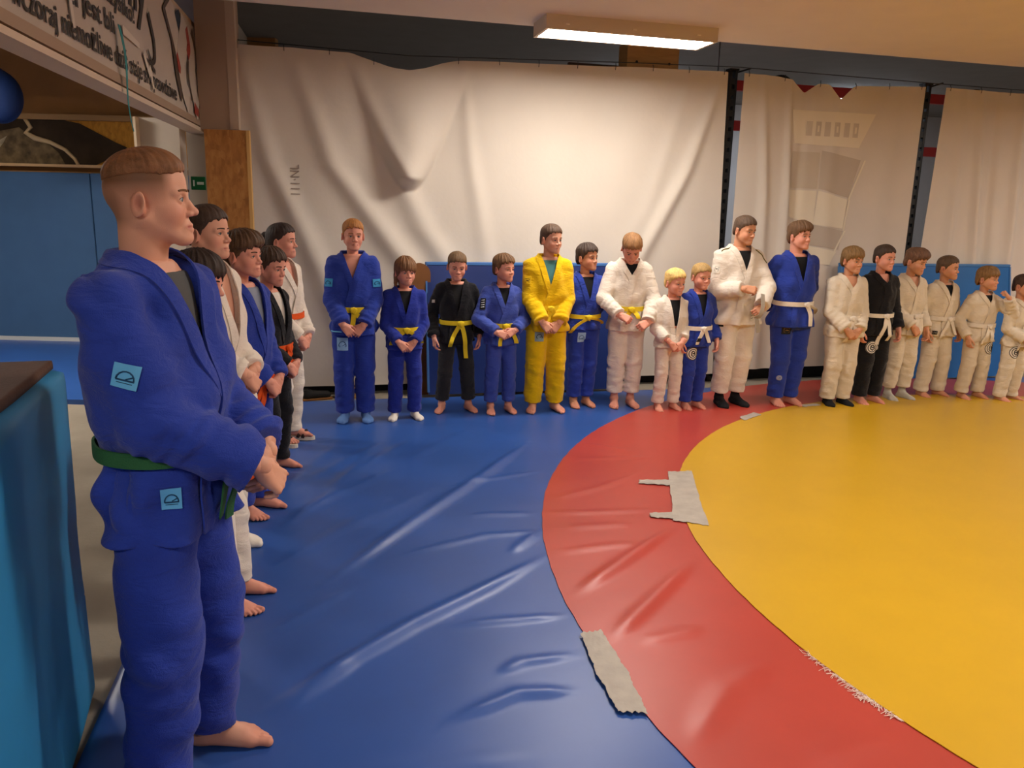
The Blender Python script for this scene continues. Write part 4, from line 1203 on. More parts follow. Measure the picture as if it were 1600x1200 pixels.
# curtains -----------------------------------------------------------------------
def fold_line(X, z, pts, a, w, grow=.5):
    zs = [p[1] for p in pts][::-1]; xs = [p[0] for p in pts][::-1]
    c = np.interp(z, zs, xs); t = np.clip((pts[0][1] - z) / (pts[0][1] - pts[-1][1]), 0, 1.4)
    ww = w * (.5 + grow * t)
    return a * np.exp(-((X - c) / ww) ** 2) * np.clip(.3 + t * 1.6, 0, 1) * np.clip(1.5 - t * .7, .3, 1)
def curtain1(X, z):
    d = .010 * np.sin(4.1 * X + .8 * z) + .006 * np.sin(9.3 * X - 1.2 * z + 1) * np.clip((z) / 2, 0, 1)
    for pts, a, w in (([(-2.32, 2.88), (-2.14, 2.06), (-1.75, 1.13), (-1.5, .4)], .055, .13), ([(-1.93, 2.93), (-1.62, 2.03), (-.97, 1.14), (-.6, .6)], .06, .15),
                      ([(1.96, 2.97), (1.65, 2.09), (1.24, 1.28), (.95, .6)], .055, .10), ([(-.50, 2.94), (-.43, 2.13), (-.27, 1.26)], .030, .09), ([(1.62, 2.92), (1.28, 1.71), (.98, 1.15)], .020, .12),
                      ([(-1.46, 2.95), (-1.22, 2.30), (-.85, 1.5), (-.5, 1.0)], .05, .14)):
        d = d + fold_line(X, z, pts, a, w)
    uc = -.97; w = .07 + .46 * np.clip((z - 1.86) / 1.05, 0, 1) ** .75
    s = np.clip(1 - ((X - uc) / w) ** 2, 0, 1)
    ramp = np.clip((3.0 - z) / 1.0, 0, 1) ** .7 * np.clip((z - 1.84) / .10, 0, 1)
    d = d + .22 * s ** .9 * ramp
    return d
def curtain2(X, z):
    d = .010 * np.sin(5 * X + z) + .004 * np.sin(13 * X - 2 * z)
    for pts, a, w in (([(2.40, 3.0), (2.50, 1.9), (2.55, .4)], .05, .09), ([(2.70, 2.98), (2.75, 1.94), (2.78, .4)], .05, .07), ([(2.90, 2.88), (2.87, 1.62), (2.9, .6)], -.03, .08), ([(3.25, 2.85), (3.2, 2.0), (3.3, .9)], .03, .12), ([(3.9, 2.95), (3.85, 1.2), (3.8, .4)], .02, .2)):
        d = d + fold_line(X, z, pts, a, w, .3)
    return d
def curtain3(X, z):
    d = .010 * np.sin(4 * X + z)
    for pts, a, w in (([(4.72, 3.0), (4.74, 1.5), (4.75, .4)], .04, .10), ([(4.93, 2.99), (5.06, 1.31), (5.1, .4)], .07, .09), ([(5.15, 2.99), (5.25, 1.31), (5.3, .4)], -.04, .08), ([(5.46, 2.96), (5.54, 1.46), (5.56, .4)], .06, .09), ([(6.1, 2.96), (6.1, 1.46), (6.1, .4)], .06, .12)):
        d = d + fold_line(X, z, pts, a, w, .3)
    return d
sheet_m = mat('curtain_vinyl', 'dfd6ca', .72, bump=.12, bscale=25, var=.02, vscale=3, spec=.25)
def curtain(name, x0t, x1t, x0b, x1b, top, bot, fn, label, nx=200, nz=150):
    t = tag(empty(name, wp((x0b + x1b) / 2, 0)), label, 'curtain', None)
    u, v = np.meshgrid(np.linspace(0, 1, nx), np.linspace(0, 1, nz), indexing='ij')
    Xb = x0b + (x1b - x0b) * u; Xt = x0t + (x1t - x0t) * u; X = Xb + (Xt - Xb) * v
    zt = np.interp(X, [p[0] for p in top], [p[1] for p in top])
    for _ in range(2): zt[1:-1] = (zt[:-2] + zt[1:-1] + zt[2:]) / 3
    zb = np.interp(X, [p[0] for p in bot], [p[1] for p in bot])
    z = zb + (zt - zb) * v
    d = fn(X, z)
    P = np.stack([X, WA + WS * X, z], -1) + d[..., None] * WN
    V, F = sheet(P, -.004, np.broadcast_to(WN, P.shape))
    V = V - np.array(t.location)
    link('cloth', raw_mesh('cloth', V, F, sheet_m), t)
    # eyelets with their hooks along the upper hem
    for xe in np.linspace(x0t + .05, x1t - .05, max(3, int((x1t - x0t) / .33))):
        ze = float(np.interp(xe, [p[0] for p in top], [p[1] for p in top])) - .03
        if ze < 2.89: continue
        dn = float(fn(np.array([xe]), np.array([ze]))[0])
        c = wp(xe, ze, dn + .004) - np.array(t.location)
        MB().tube([c, c + np.array([0, 0, .03]) + WN * .006, c + np.array([0, 0, .060]) - WN * (dn + .004)], .003, 5).build('hook', mat('hook_steel', '3c3a3a', .4, metal=.6), t, True)
    return t
ct1 = curtain('curtain', -2.40, 2.03, -2.40, 2.10, [(-2.4, 2.98), (-1.93, 2.985), (-1.46, 2.975), (-1.30, 2.93), (-1.12, 2.875), (-.97, 2.86), (-.83, 2.89), (-.68, 2.945), (-.55, 2.975), (-.45, 2.98), (1.13, 3.03), (2.1, 3.05)], [(-2.4, .05), (2.1, .06)], curtain1, 'wide white curtain with a swag, hung behind the blue and yellow suits', 260, 170)
ct2 = curtain('curtain', 2.19, 4.24, 2.20, 4.22, [(2.1, 3.05), (2.55, 3.04), (2.72, 3.02), (2.86, 2.90), (3.0, 3.0), (3.13, 3.0), (3.26, 2.86), (3.40, 3.0), (4.3, 3.05)], [(2.1, .10), (4.3, .12)], curtain2, 'middle white curtain with a faint shield emblem showing through', 160, 130)
ct3 = curtain('curtain', 4.47, 7.6, 4.38, 7.6, [(4.3, 3.05), (7.6, 3.04)], [(4.3, .10), (7.6, .10)], curtain3, 'farthest white curtain, bare, beside the second black post', 170, 100)
def print_quad(parent, q, fn, m, nx=14, nz=10, off=.0035):
    q = np.array(q, float); u, v = np.meshgrid(np.linspace(0, 1, nx), np.linspace(0, 1, nz), indexing='ij'); u = u[..., None]; v = v[..., None]
    P2 = (q[0] * (1 - u) + q[1] * u) * (1 - v) + (q[3] * (1 - u) + q[2] * u) * v
    X, z = P2[..., 0], P2[..., 1]
    P = np.stack([X, WA + WS * X, z], -1) + (fn(X, z) + off)[..., None] * WN
    V, F = sheet(P, .001, np.broadcast_to(WN, P.shape))
    o = link('shield_print', raw_mesh('shield_print', V - np.array(parent.location), F, m), parent)
    return o
pl, pd, pm_ = mat('print_light', 'efe6d2', .72), mat('print_dark', 'c8bcad', .72), mat('print_mid', 'd2c7b6', .72)
SH = lambda x, z: (x, z)
for q, m in (([(2.80, 2.42), (3.52, 2.40), (3.68, 2.74), (2.74, 2.74)], pl), ([(2.76, 1.98), (3.10, 1.98), (3.10, 2.34), (2.78, 2.34)], pm_), ([(3.12, 1.98), (3.46, 1.90), (3.56, 2.28), (3.12, 2.36)], pd), ([(2.78, 1.70), (3.10, 1.62), (3.10, 1.96), (2.76, 1.96)], pl),
             ([(3.10, 1.62), (3.44, 1.58), (3.46, 1.88), (3.12, 1.96)], pl), ([(3.0, 1.42), (3.42, 1.36), (3.44, 1.56), (3.08, 1.62)], pd), ([(3.14, 1.22), (3.30, 1.20), (3.40, 1.34), (3.06, 1.40)], pl)):
    print_quad(ct2, q, curtain2, m)
for i, x in enumerate((2.92, 3.02, 3.12, 3.22, 3.33, 3.43)):
    print_quad(ct2, [(x, 2.50), (x + .06, 2.50), (x + .06, 2.64), (x, 2.64)], curtain2, pm_, 4, 4, .005)
    if i % 2: print_quad(ct2, [(x + .02, 2.54), (x + .04, 2.54), (x + .04, 2.60), (x + .02, 2.60)], curtain2, pl, 4, 4, .0065)
for a_, b_ in (((3.46, 1.88), (3.60, 2.28)), ((3.44, 1.56), (3.47, 1.88)), ((3.30, 1.20), (3.46, 1.56))):
    print_quad(ct2, [a_, (a_[0] + .02, a_[1]), (b_[0] + .02, b_[1]), b_], curtain2, pl, 3, 8, .004)
# faint writing on the first curtain
fd_ = bpy.data.curves.new('f', 'FONT'); fd_.body = '111·NL'; fd_.size = .12
fo_ = bpy.data.objects.new('f', fd_); fm = bpy.data.meshes.new_from_object(fo_); bpy.data.objects.remove(fo_)
Vt = np.array([v.co[:] for v in fm.vertices]); Ft = [tuple(p.vertices) for p in fm.polygons]
X = -1.90 + Vt[:, 1] * -.9; z = 1.76 + Vt[:, 0] * .75
P = np.stack([X, WA + WS * X, z], -1) + (curtain1(X, z) + .006)[:, None] * WN
link('pencil_writing', raw_mesh('pencil_writing', P - np.array(ct1.location), Ft, mat('pencil', '9a8c82', .8), False), ct1)

MB().box(wp(2.6, .05, -.16), (10.6, .05, .18), rz=WANG).build('gap_shade', mat('gap_shade_black', '141416', .7))['kind'] = 'structure'  # black strip added for the shade in the gap under the curtains
# cable the curtains hang from
MB().tube([wp(-2.4, 3.02, -.01), wp(-.97, 2.99, -.01), wp(1.1, 3.07, -.01), wp(2.14, 3.10, -.01), wp(4.32, 3.085, -.01), wp(7.6, 3.08, -.01)], .004, 6).build('curtain_cable', mat('steel_cable', '4a4644', .4, metal=.7), None, True)
tag(bpy.data.objects['curtain_cable'], 'thin steel cable strung along the top of the white curtains', 'cable')

# posts of the training rack behind the gaps
def post(X, label, rz=0.0):
    c = wp(X, 0, -.12)
    t = tag(empty('rack_post', (c[0], c[1], -.04), WANG), label, 'post')
    bm_ = mat('rack_black', '0e0e10', .45, spec=.4)
    for s in (-1, 1): MB().box((s * .029, 0, 1.56), (.026, .07, 3.12)).build('upright', bm_, t)
    for i in range(31): MB().box((0, 0, .02 + i * .10), (.034, .066, .062)).build('web', bm_, t)
    MB().box((0, .0, 3.13), (.10, .09, .02)).build('cap', bm_, t)
    MB().tube([(.02, -.02, 3.10), (.18, -.03, 3.15)], .009, 6).build('stay', bm_, t, True)
    return t
post(2.13, 'black perforated rack post in the gap beside the widest curtain')
post(4.33, 'black perforated rack post in the gap by the farthest curtain')
def gy(X, off, z): return wp(X, z, off)
def bar(a, b, w, m, name, label, cat):
    o = MB().tube([a, b], w, 8).build(name, m, None, True); return tag(o, label, cat)
red_m = mat('rack_red', 'b02a26', .5)
for i, (x0, x1, z) in enumerate(((2.0, 5.2, 3.02), (1.9, 2.7, 2.62), (4.3, 5.2, 2.45))):
    a, b = gy(x0, -.55, z), gy(x1, -.55, z)
    o = MB().box((a + b) / 2, (np.linalg.norm(b - a), .06, .10), rz=WANG).build('rack_beam', red_m)
    tag(o, ['long red steel rack beam above the middle curtain', 'short red steel rack beam seen beside the first black post', 'short red steel rack beam seen beside the second black post'][i], 'beam')
for i, (x, z, w, h, col, nm, lb, ct) in enumerate(((2.45, 2.0, .5, .30, '7fb0d8', 'window', 'pale blue window pane glimpsed behind the first black post', 'window'), (4.98, 2.0, .4, .34, '5d97c8', 'poster', 'blue and red poster glimpsed behind the second black post', 'poster'),
                                        (2.4, 1.3, .7, 1.1, '22241f', 'equipment_rack', 'dark equipment rack glimpsed low behind the first black post', 'rack'), (4.66, 1.2, .5, 1.2, '8a7a2a', 'punch_bag', 'tall yellowish standing bag glimpsed behind the second black post', 'bag'))):
    c = gy(x, -1.6, z)
    if nm == 'window':
        t = tag(empty('window_1', c, WANG), kind='structure')
        MB().box((0, 0, 0), (w, .02, h)).build('pane', mat('pane_blue', col, .2, spec=.6), t)
        for s in (-1, 1): MB().box((0, -.01, s * h / 2), (w + .06, .05, .04)).build('frame', red_m, t); MB().box((s * w / 2, -.01, 0), (.04, .05, h)).build('frame', red_m, t)
    elif nm == 'punch_bag':
        t = tag(empty(nm, (c[0], c[1], 0)), lb, ct)
        MB().tube([(0, 0, -.04), (0, 0, .04), (0, 0, 1.7), (0, 0, 1.75)], [.12, .17, .17, .12], 16).build('bag_body', mat('bag_yellow', col, .6), t, True)
        MB().tube([(0, 0, 1.75), (0, 0, 1.80)], .012, 6).build('top_ring', mat('chain_steel', '666666', .4, metal=.7), t, True)
    elif nm == 'equipment_rack':
        t = tag(empty(nm, (c[0], c[1], -.04), WANG), lb, ct)
        for sx in (-1, 1):
            for sy in (-1, 1): MB().box((sx * .35, sy * .2, .95), (.05, .05, 1.9)).build('upright', mat('rack_black', '0e0e10', .45), t)
        for zz in (.3, .8, 1.3, 1.85): MB().box((0, 0, zz), (.74, .44, .03)).build('shelf', mat('shelf_dark', col, .6), t)
        for k in range(5): MB().box((-.25 + .12 * k, 0, 1.45), (.08, .3, .27), bev=.02).build('stored_pad', mat('stored_pad', '20302a', .7), t)
    else:
        tag(MB().box(c, (w, .012, h), rz=WANG).build(nm, mat('poster_blue', col, .6)), lb, ct)
        b2 = MB().box((c + np.array([0, -.01, .22])), (w, .014, .12), rz=WANG).build('poster_band', mat('poster_red', 'c25a58', .6)); b2.parent = bpy.data.objects[nm]
lamp2 = tag(empty('gym_lamp', gy(2.30, -.75, 3.13)), 'small bright white lamp glimpsed above the first black post', 'lamp')
MB().box((0, 0, .015), (.16, .14, .05), rz=WANG).build('housing', mat('lamp_enamel', 'd9cbb6'), lamp2); MB().tube([(0, 0, .03), (0, 0, .42)], .008, 6).build('rod', mat('chain_steel', '666666', .4, metal=.7), lamp2, True)
MB().box((0, 0, -.02), (.14, .12, .025), rz=WANG).build('diffuser', mat('gym_diffuser', 'f2f6ff', .4, emit=((.80, .88, 1.0), GYM_POWER * 2)), lamp2)
for i, (X, of) in enumerate(((2.6, -3.6), (6.2, -3.6))):
    l3 = tag(empty('gym_lamp', gy(X, of, 3.52), 0), ['first white strip lamp on the gym ceiling, behind the middle curtain', 'second white strip lamp on the gym ceiling, behind the farthest curtain'][i], 'lamp')
    MB().box((0, 0, 0), (1.4, .4, .05), rz=WANG).build('housing', mat('lamp_enamel', 'd9cbb6'), l3)
    MB().box((0, 0, -.035), (1.36, .36, .02), rz=WANG).build('diffuser', mat('gym_diffuser2', 'f2f6ff', .4, emit=((.80, .88, 1.0), GYM_POWER)), l3)
for i, X in enumerate((2.68, 4.98)):
    c = wp(X, 2.93, -.16); o = MB()
    o.tube([c - WN * .025, c - WN * .020, c + WN * .020, c + WN * .025], [.145, .155, .155, .145], 28)
    tag(o.build('weight_plate', mat('plate_black', '121213', .5), None, True), ['black round plate peeking over the middle curtain', 'black round plate peeking over the farthest curtain'][i], 'plate')
    o2 = MB().tube([c + WN * .024, c + WN * .034], .03, 14).build('hub', mat('plate_hub', '3a3a3c', .4, metal=.6), bpy.data.objects['weight_plate' if i == 0 else 'weight_plate.001'], True)
    MB().tube([c - WN * .02, wp(X, 2.93, -.55)], .02, 10).build('peg', mat('rack_black', '0e0e10', .45), bpy.data.objects['weight_plate' if i == 0 else 'weight_plate.001'], True)
# wooden box over the cable, with two dark screw heads
c = wp(1.33, 0, -.28); t = tag(empty('wooden_box', (c[0], c[1], 3.0), WANG), 'small plywood box under the ceiling above the wide curtain', 'box')
ply = mat('plywood', 'b98d58', .7, var=.12, vscale=6, stretch=(1, 1, 6))
b = MB().box((0, 0, .13), (.54, .22, .30), bev=.004).build('body', ply, t)
for s in (-1, 1): MB().tube([(s * .17, -.106, .11), (s * .17, -.116, .11)], .013, 10).build('screw', mat('screw_dark', '2a2018', .5), t)
bk = MB().box((wp(.75, 3.0, -.20) + np.array([0, 0, .04])), (.5, .04, .05), rz=WANG).build('wooden_batten', mat('dark_batten', '4a3426', .8)); tag(bk, 'dark wooden batten beside the plywood box above the curtain', 'batten')

# padded mats leaning on the curtains
def lean_mat(x0, x1, hgt, off, col, top_col, label, thick=.05):
    c = wp((x0 + x1) / 2, 0, off); L = (x1 - x0) * math.hypot(1, WS)
    t = tag(empty('wall_mat', (c[0], c[1], -.0), WANG), label, 'mat')
    an = math.atan2(off - .06, hgt)
    n = 30
    u, v = np.meshgrid(np.linspace(-.5, .5, n), np.linspace(0, 1, 16), indexing='ij')
    y = .012 * np.sin(9 * u + 3 * v) * np.sin(math.pi * v) + v * (off - .11)
    P = np.stack([u * L, y, v * (hgt - .022) + .005], -1)
    V, F = sheet(P, thick, np.broadcast_to([0., 1, 0], P.shape))
    link('cover', raw_mesh('cover', V, F, mat('mat_' + col, col, .45, bump=.06, bscale=12, var=.06)), t)
    MB().box((0, off - .11 + thick / 2, hgt - .006), (L + .006, thick + .012, .030), bev=.006).build('edge_binding', mat('bind_' + top_col, top_col, .5), t)
    for s in (-1, 1): MB().box((s * L / 2, (off - .11) * .5 + thick / 2, hgt / 2), (.016, thick + .008, hgt - .03), rx=-math.atan2(off - .11, hgt)).build('edge_binding', mat('bind_' + top_col, top_col, .5), t)
    return t
lean_mat(-.84, .95, 1.20, .30, '1e3474', '4a7cc0', 'dark navy padded mat leaning on the wide curtain behind the line')
lean_mat(3.40, 5.50, 1.22, .32, '2a6cb2', '4a80bc', 'blue padded mat leaning on the curtains behind the white suits')
bb = tag(empty('wooden_board', wp(-.90, -.0, .14), WANG), 'brown board with rounded top standing beside the navy mat', 'board')
a = np.linspace(0, math.pi, 14); pts = [(-.10, -.03)] + [(-.10 * math.cos(q), 1.10 + .10 * math.sin(q)) for q in a] + [(.10, -.03)]
Vb_ = [(x, 0, z) for x, z in pts] + [(x, .025, z) for x, z in pts]; nb_ = len(pts)
Fb_ = [tuple(range(nb_)), tuple(range(2 * nb_ - 1, nb_ - 1, -1))] + [(i, i + nb_, (i + 1) % nb_ + nb_, (i + 1) % nb_) for i in range(nb_)]
link('panel', raw_mesh('panel', Vb_, Fb_, mat('board_brown', '8a5a34', .7, var=.15, vscale=5), False), bb)
MB().box((0, -.012, .6), (.16, .02, .05)).build('batten', mat('board_dark', '5a3a22', .7), bb)
# small things on the floor under the curtains
t = tag(empty('shoe', wp(-1.80, -.04, .14), WANG + .2), 'dark shoe with brown sole lying under the curtain by the woman', 'shoe')
g = Field((-.17, -.07, -.01), (.17, .07, .13), .006)
g.cone((-.10, 0, .05), (.08, 0, .04), .045, .036, .02); g.cone((-.10, 0, .05), (-.10, 0, .085), .040, .036, .02); g.ell((-.10, 0, .10), (.03, .026, .03), .006, 's')
V, F = g.mesh(); V[:, 2] = np.maximum(V[:, 2], .012)
link('upper', raw_mesh('upper', V, F, mat('shoe_dark', '1d1a18', .7)), t); MB().box((-.01, 0, .010), (.27, .085, .020), bev=.008).build('sole', mat('shoe_sole', '8a5a2c', .7), t)
t = tag(empty('wooden_block', wp(-1.52, -.04, .10), WANG), 'brown wooden block lying under the curtain edge', 'block'); MB().box((0, 0, .05), (.26, .10, .10), bev=.006).build('block_body', ply, t); MB().box((0, 0, .108), (.26, .06, .012)).build('strip', mat('board_dark', '5a3a22'), t)
t = tag(empty('medicine_ball', wp(3.34, .04, .38)), 'small brown leather ball behind the big boy in blue', 'ball')
g = Field((-.09, -.09, -.09), (.09, .09, .09), .008); g.ell((0, 0, 0), (.075, .075, .075)); V, F = g.mesh(); link('ball_cover', raw_mesh('ball_cover', V + np.array([0, 0, .037]), F, mat('ball_leather', '7c4f30', .6)), t)
MB().tube([(.076 * math.cos(a), .076 * math.sin(a), .037) for a in np.linspace(0, 2 * math.pi, 25)], .003, 4).build('seam', mat('board_dark', '5a3a22'), t, True)

# ------------------------------------------------------------------ the corner with banner, column and boards
# beam carrying the banner
MB().box(bp(-3.2, 2.29 + .42, -.06), (7.0, .10, .80), rz=BANG).build('beam', plaster)['kind'] = 'structure'
MB().box(bp(-3.2, 2.275, -.045), (7.0, .13, .03), rz=BANG).build('trim_1', mat('trim_white', 'd8c6b2', .7))['kind'] = 'structure'
MB().box(bp(-3.2, 2.325, .005), (7.0, .03, .05), rz=BANG).build('trim_2', mat('trim_grey', 'a8917c', .7))['kind'] = 'structure'
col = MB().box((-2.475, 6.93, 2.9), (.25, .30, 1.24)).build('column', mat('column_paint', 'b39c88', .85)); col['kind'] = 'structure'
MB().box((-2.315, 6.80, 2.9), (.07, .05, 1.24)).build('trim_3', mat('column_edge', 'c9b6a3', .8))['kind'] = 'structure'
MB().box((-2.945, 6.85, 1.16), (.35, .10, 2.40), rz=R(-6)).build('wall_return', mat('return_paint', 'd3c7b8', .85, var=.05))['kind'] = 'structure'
MB().box((-3.125, 6.83, 1.16), (.022, .13, 2.40), rz=R(-6)).build('lit_edge', mat('lit_edge_tone', 'e6d2b4', .7))['kind'] = 'structure'  # added pale strip: light on the return wall's edge, put into its colour
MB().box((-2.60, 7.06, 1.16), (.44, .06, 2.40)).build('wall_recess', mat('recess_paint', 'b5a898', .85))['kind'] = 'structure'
osb1 = osb_mat('osb_warm', '8a5526', 'b57a3c', 'c9934f'); osb2 = osb_mat('osb_orange', '9a6216', 'cf8f28', 'e2a63a')
t = tag(empty('chipboard_sheet', (-2.375, 6.72, -.04), R(6)), 'tall upright chipboard panel standing below the column', 'panel')
MB().box((0, 0, 1.155), (.33, .022, 2.31)).build('board', osb1, t)
MB().box((.178, .01, 1.155), (.026, .05, 2.31)).build('edge_strip', mat('osb_edge', 'd8ac6c', .7), t)
t = tag(empty('exit_sign', (-2.715, 6.97, 1.85), R(4)), 'small green exit sign with white arrow on the grey wall', 'sign')
MB().box((0, 0, 0), (.12, .014, .11), bev=.004).build('plate', mat('exit_green', '0d6b3c', .5), t)
MB().box((.02, -.009, 0), (.055, .006, .022)).build('arrow', mat('exit_white', 'd8e8dc', .5), t)
MB().box((-.035, -.009, .0), (.012, .006, .05)).build('arrow', mat('exit_white', 'd8e8dc', .5), t)

# banner
def on_banner(V2, off=.012):
    V2 = np.asarray(V2, float); return np.array([bp(s, z, off) for s, z in V2])
bt = tag(empty('banner', bp(-2.0, 2.7, 0)), 'big worn vinyl banner with black lettering fixed along the beam', 'banner')
BL = np.array(bt.location)
P = np.array([[bp(s, z, .006 + .004 * math.sin(3 * s + 4 * z)) for z in np.linspace(2.345, 3.06, 8)] for s in np.linspace(-6.3, .07, 90)])
V, F = sheet(P, .003, np.broadcast_to(BN, P.shape)); link('vinyl_sheet', raw_mesh('vinyl_sheet', V - BL, F, mat('banner_vinyl', 'c3b8ad', .6, var=.06, vscale=2.5)), bt)
ink = mat('banner_ink', '3c3530', .6)
def lettering(txt, s0, z0, size, shear=0.0, sx=1.0, m=ink, off=.016, name='lettering', bold=.0015, width=None):
    cu = bpy.data.curves.new('t', 'FONT'); cu.body = txt; cu.size = size; cu.shear = shear; cu.offset = bold; cu.extrude = .001
    ob = bpy.data.objects.new('t', cu); me = bpy.data.meshes.new_from_object(ob); bpy.data.objects.remove(ob)
    Vt = np.array([v.co[:] for v in me.vertices]); Ft = [tuple(p.vertices) for p in me.polygons]
    if width: sx = width / Vt[:, 0].max()
    P = np.array([bp(s0 + v[0] * sx, z0 + v[1], off + .004 * math.sin(3 * (s0 + v[0] * sx) + 4 * z0) + v[2]) for v in Vt]) - BL
    wdt = Vt[:, 0].max() * sx
    return link(name, raw_mesh(name, P, Ft, m, False), bt), wdt
lettering('wczoraj niemożliwe dziś staje się prawdziwe', -3.92, 2.395, .140, width=2.85)
lettering(', cel jest bli', -3.47, 2.545, .140, width=.90)
lettering('asz wszystko!', -3.06, 2.690, .130, width=.95)
lettering('ny', -2.22, 2.78, .40, shear=.25, bold=.008)
def stroke(pts, w, m, name, off=.018, n=30):
    pts = np.array(pts, float); t = np.linspace(0, 1, len(pts)); q = np.linspace(0, 1, n)
    c = np.stack([np.interp(q, t, pts[:, i]) for i in (0, 1)], -1)
    for _ in range(3): c[1:-1] = .25 * c[:-2] + .5 * c[1:-1] + .25 * c[2:]
    d = np.gradient(c, axis=0); d /= np.linalg.norm(d, axis=1, keepdims=True); nn = np.stack([-d[:, 1], d[:, 0]], -1)
    ww = (w if np.isscalar(w) else np.interp(q, np.linspace(0, 1, len(w)), w))
    ww = np.broadcast_to(ww, (n,))[:, None]
    G2 = np.stack([c - nn * ww / 2, c + nn * ww / 2], 1)
    G2[..., 1] = np.minimum(G2[..., 1], 3.05)
    P = np.array([[bp(a[0], a[1], off + .004 * math.sin(3 * a[0] + 4 * a[1])) for a in r_] for r_ in G2]) - BL
    V, F = sheet(P, .001, np.broadcast_to(BN, P.shape)); return link(name, raw_mesh(name, V, F, m), bt)
stroke([(-1.78, 2.82), (-1.66, 2.68), (-1.66, 2.57), (-1.75, 2.53), (-1.84, 2.60)], [.05, .05, .04, .03, .015], ink, 'lettering')
stroke([(-1.98, 2.54), (-1.80, 2.53), (-1.68, 2.49)], [.01, .02, .03], ink, 'lettering')
# printed athlete in a white suit
pw, pdk, prd, pbl = mat('print_white', 'd2c8bc', .6), mat('print_shadow', '5a4c42', .6), mat('print_red', 'a8483c', .6), mat('print_blue', '35404e', .6)
stroke([(-1.30, 3.05), (-1.05, 2.86), (-.98, 2.62), (-.86, 2.46)], [0.280, 0.263, 0.228, 0.193], pdk, 'printed_figure', .0165)
stroke([(-1.22, 3.05), (-1.0, 2.84), (-.90, 2.66)], [0.263, 0.228, 0.175], pw, 'printed_figure', .018)
stroke([(-.60, 3.05), (-.70, 2.88), (-.90, 2.70), (-.80, 2.52), (-.66, 2.42)], [0.280, 0.263, 0.245, 0.210, 0.175], pw, 'printed_figure', .0185)
stroke([(-.55, 2.92), (-.38, 2.82), (-.50, 2.64), (-.40, 2.50), (-.30, 2.40)], [0.210, 0.228, 0.228, 0.193, 0.210], pw, 'printed_figure', .019)
stroke([(-.36, 3.0), (-.22, 2.80), (-.16, 2.62)], [0.105, 0.123, 0.088], pdk, 'printed_figure', .0175)
stroke([(-.92, 3.04), (-.86, 2.94)], [0.175, 0.123], pbl, 'printed_figure', .0195)
stroke([(-.58, 2.98), (-.52, 2.86), (-.60, 2.78)], [0.088, 0.123, 0.088], prd, 'printed_figure', .0195)
stroke([(-1.02, 2.72), (-.96, 2.64), (-.92, 2.62)], [0.052, 0.088, 0.052], prd, 'printed_figure', .0195)
stroke([(-.46, 2.42), (-.30, 2.39)], [0.088, 0.070], prd, 'printed_figure', .0195)
stroke([(-.60, 2.74), (-.64, 2.60), (-.56, 2.46)], [0.035, 0.044, 0.035], pdk, 'printed_figure', .0195)
stroke([(-.24, 2.46), (-.14, 2.42), (-.12, 2.48)], [0.035, 0.052, 0.035], pdk, 'printed_figure', .0195)
for q in ([(-2.42, 2.60), (-2.06, 2.58)], [(-1.96, 2.56), (-1.84, 2.44)], [(-1.84, 2.50), (-1.76, 2.38)], [(-3.3, 2.66), (-3.24, 2.44)]):
    stroke(q, [.05, .03], mat('torn_white', 'd9cfc2', .7), 'torn_patch', .0205)
# teal ribbon hanging from the banner
q = np.linspace(0, 1, 20); c = np.array([bp(-2.53 + .03 * t, 2.60 - .54 * t, .03 + .03 * t + .01 * math.sin(6 * t)) for t in q])
G2 = np.stack([c - BD * (.024 * (1 - .75 * q))[:, None], c + BD * (.024 * (1 - .75 * q))[:, None]], 1)
V, F = sheet(G2, .002, np.broadcast_to(BN, G2.shape)); tag(link('ribbon', raw_mesh('ribbon', V, F, mat('teal_ribbon', '2f8f94', .6))), 'thin teal ribbon dangling from the lettered banner', 'ribbon')

# side room: pads, mural, trim
for i in range(3):
    x0 = -9 + i * 2.0
pad_m = mat('side_pad', '42658c', .6, bump=.08, bscale=14, var=.05)
for i, (xa, xb, lb) in enumerate(((-6.6, -5.0, 'wide blue wall pad in the side room under the mural'), (-5.0, -3.4, 'blue wall pad in the side room partly behind the shaven-headed man'))):
    t = tag(empty('wall_pad', ((xa + xb) / 2, 9.62, -.04)), lb, 'pad')
    MB().box((0, 0, 1.05), (xb - xa - .006, .10, 1.98), bev=.015).build('cover', pad_m, t)
    MB().box((0, -.01, .065), (xb - xa - .006, .12, .05)).build('white_edge', mat('pad_edge', 'cfd0cc', .6), t)
MB().box((-5.0, 9.60, 2.075), (3.4, .14, .03)).build('trim_5', mat('trim_wood', 'cfa878', .7))['kind'] = 'structure'
MB().box((-5.0, 9.62, 2.62), (3.4, .10, .06)).build('trim_6', mat('trim_wood2', 'b08a5c', .7))['kind'] = 'structure'
t = tag(empty('osb_strip', (-5.0, 9.66, 2.34)), 'orange chipboard strip on the wall above the blue pads', 'panel'); MB().box((0, 0, 0), (3.3, .03, .52)).build('board', osb2, t)
mu = tag(empty('mural', (-5.0, 9.635, 2.34)), 'dark torn mural of a white rope on the chipboard strip', 'mural')
def flat(name, pts, y, m, th=.004):
    n = len(pts); V = [(x, y, z) for x, z in pts] + [(x, y - th, z) for x, z in pts]
    F = [tuple(range(n)), tuple(range(2 * n - 1, n - 1, -1))] + [(i, i + n, (i + 1) % n + n, (i + 1) % n) for i in range(n)]
    return link(name, raw_mesh(name, V, F, m, False), mu)
flat('mural_sheet', [(-1.6, -.255), (.04, -.255), (.16, -.20), (.44, -.04), (.30, .02), (.10, .12), (-.10, .22), (-.30, .255), (-1.6, .255)], 0, mat('mural_dark', '3a2c1c', .8, var=.35, vscale=5))
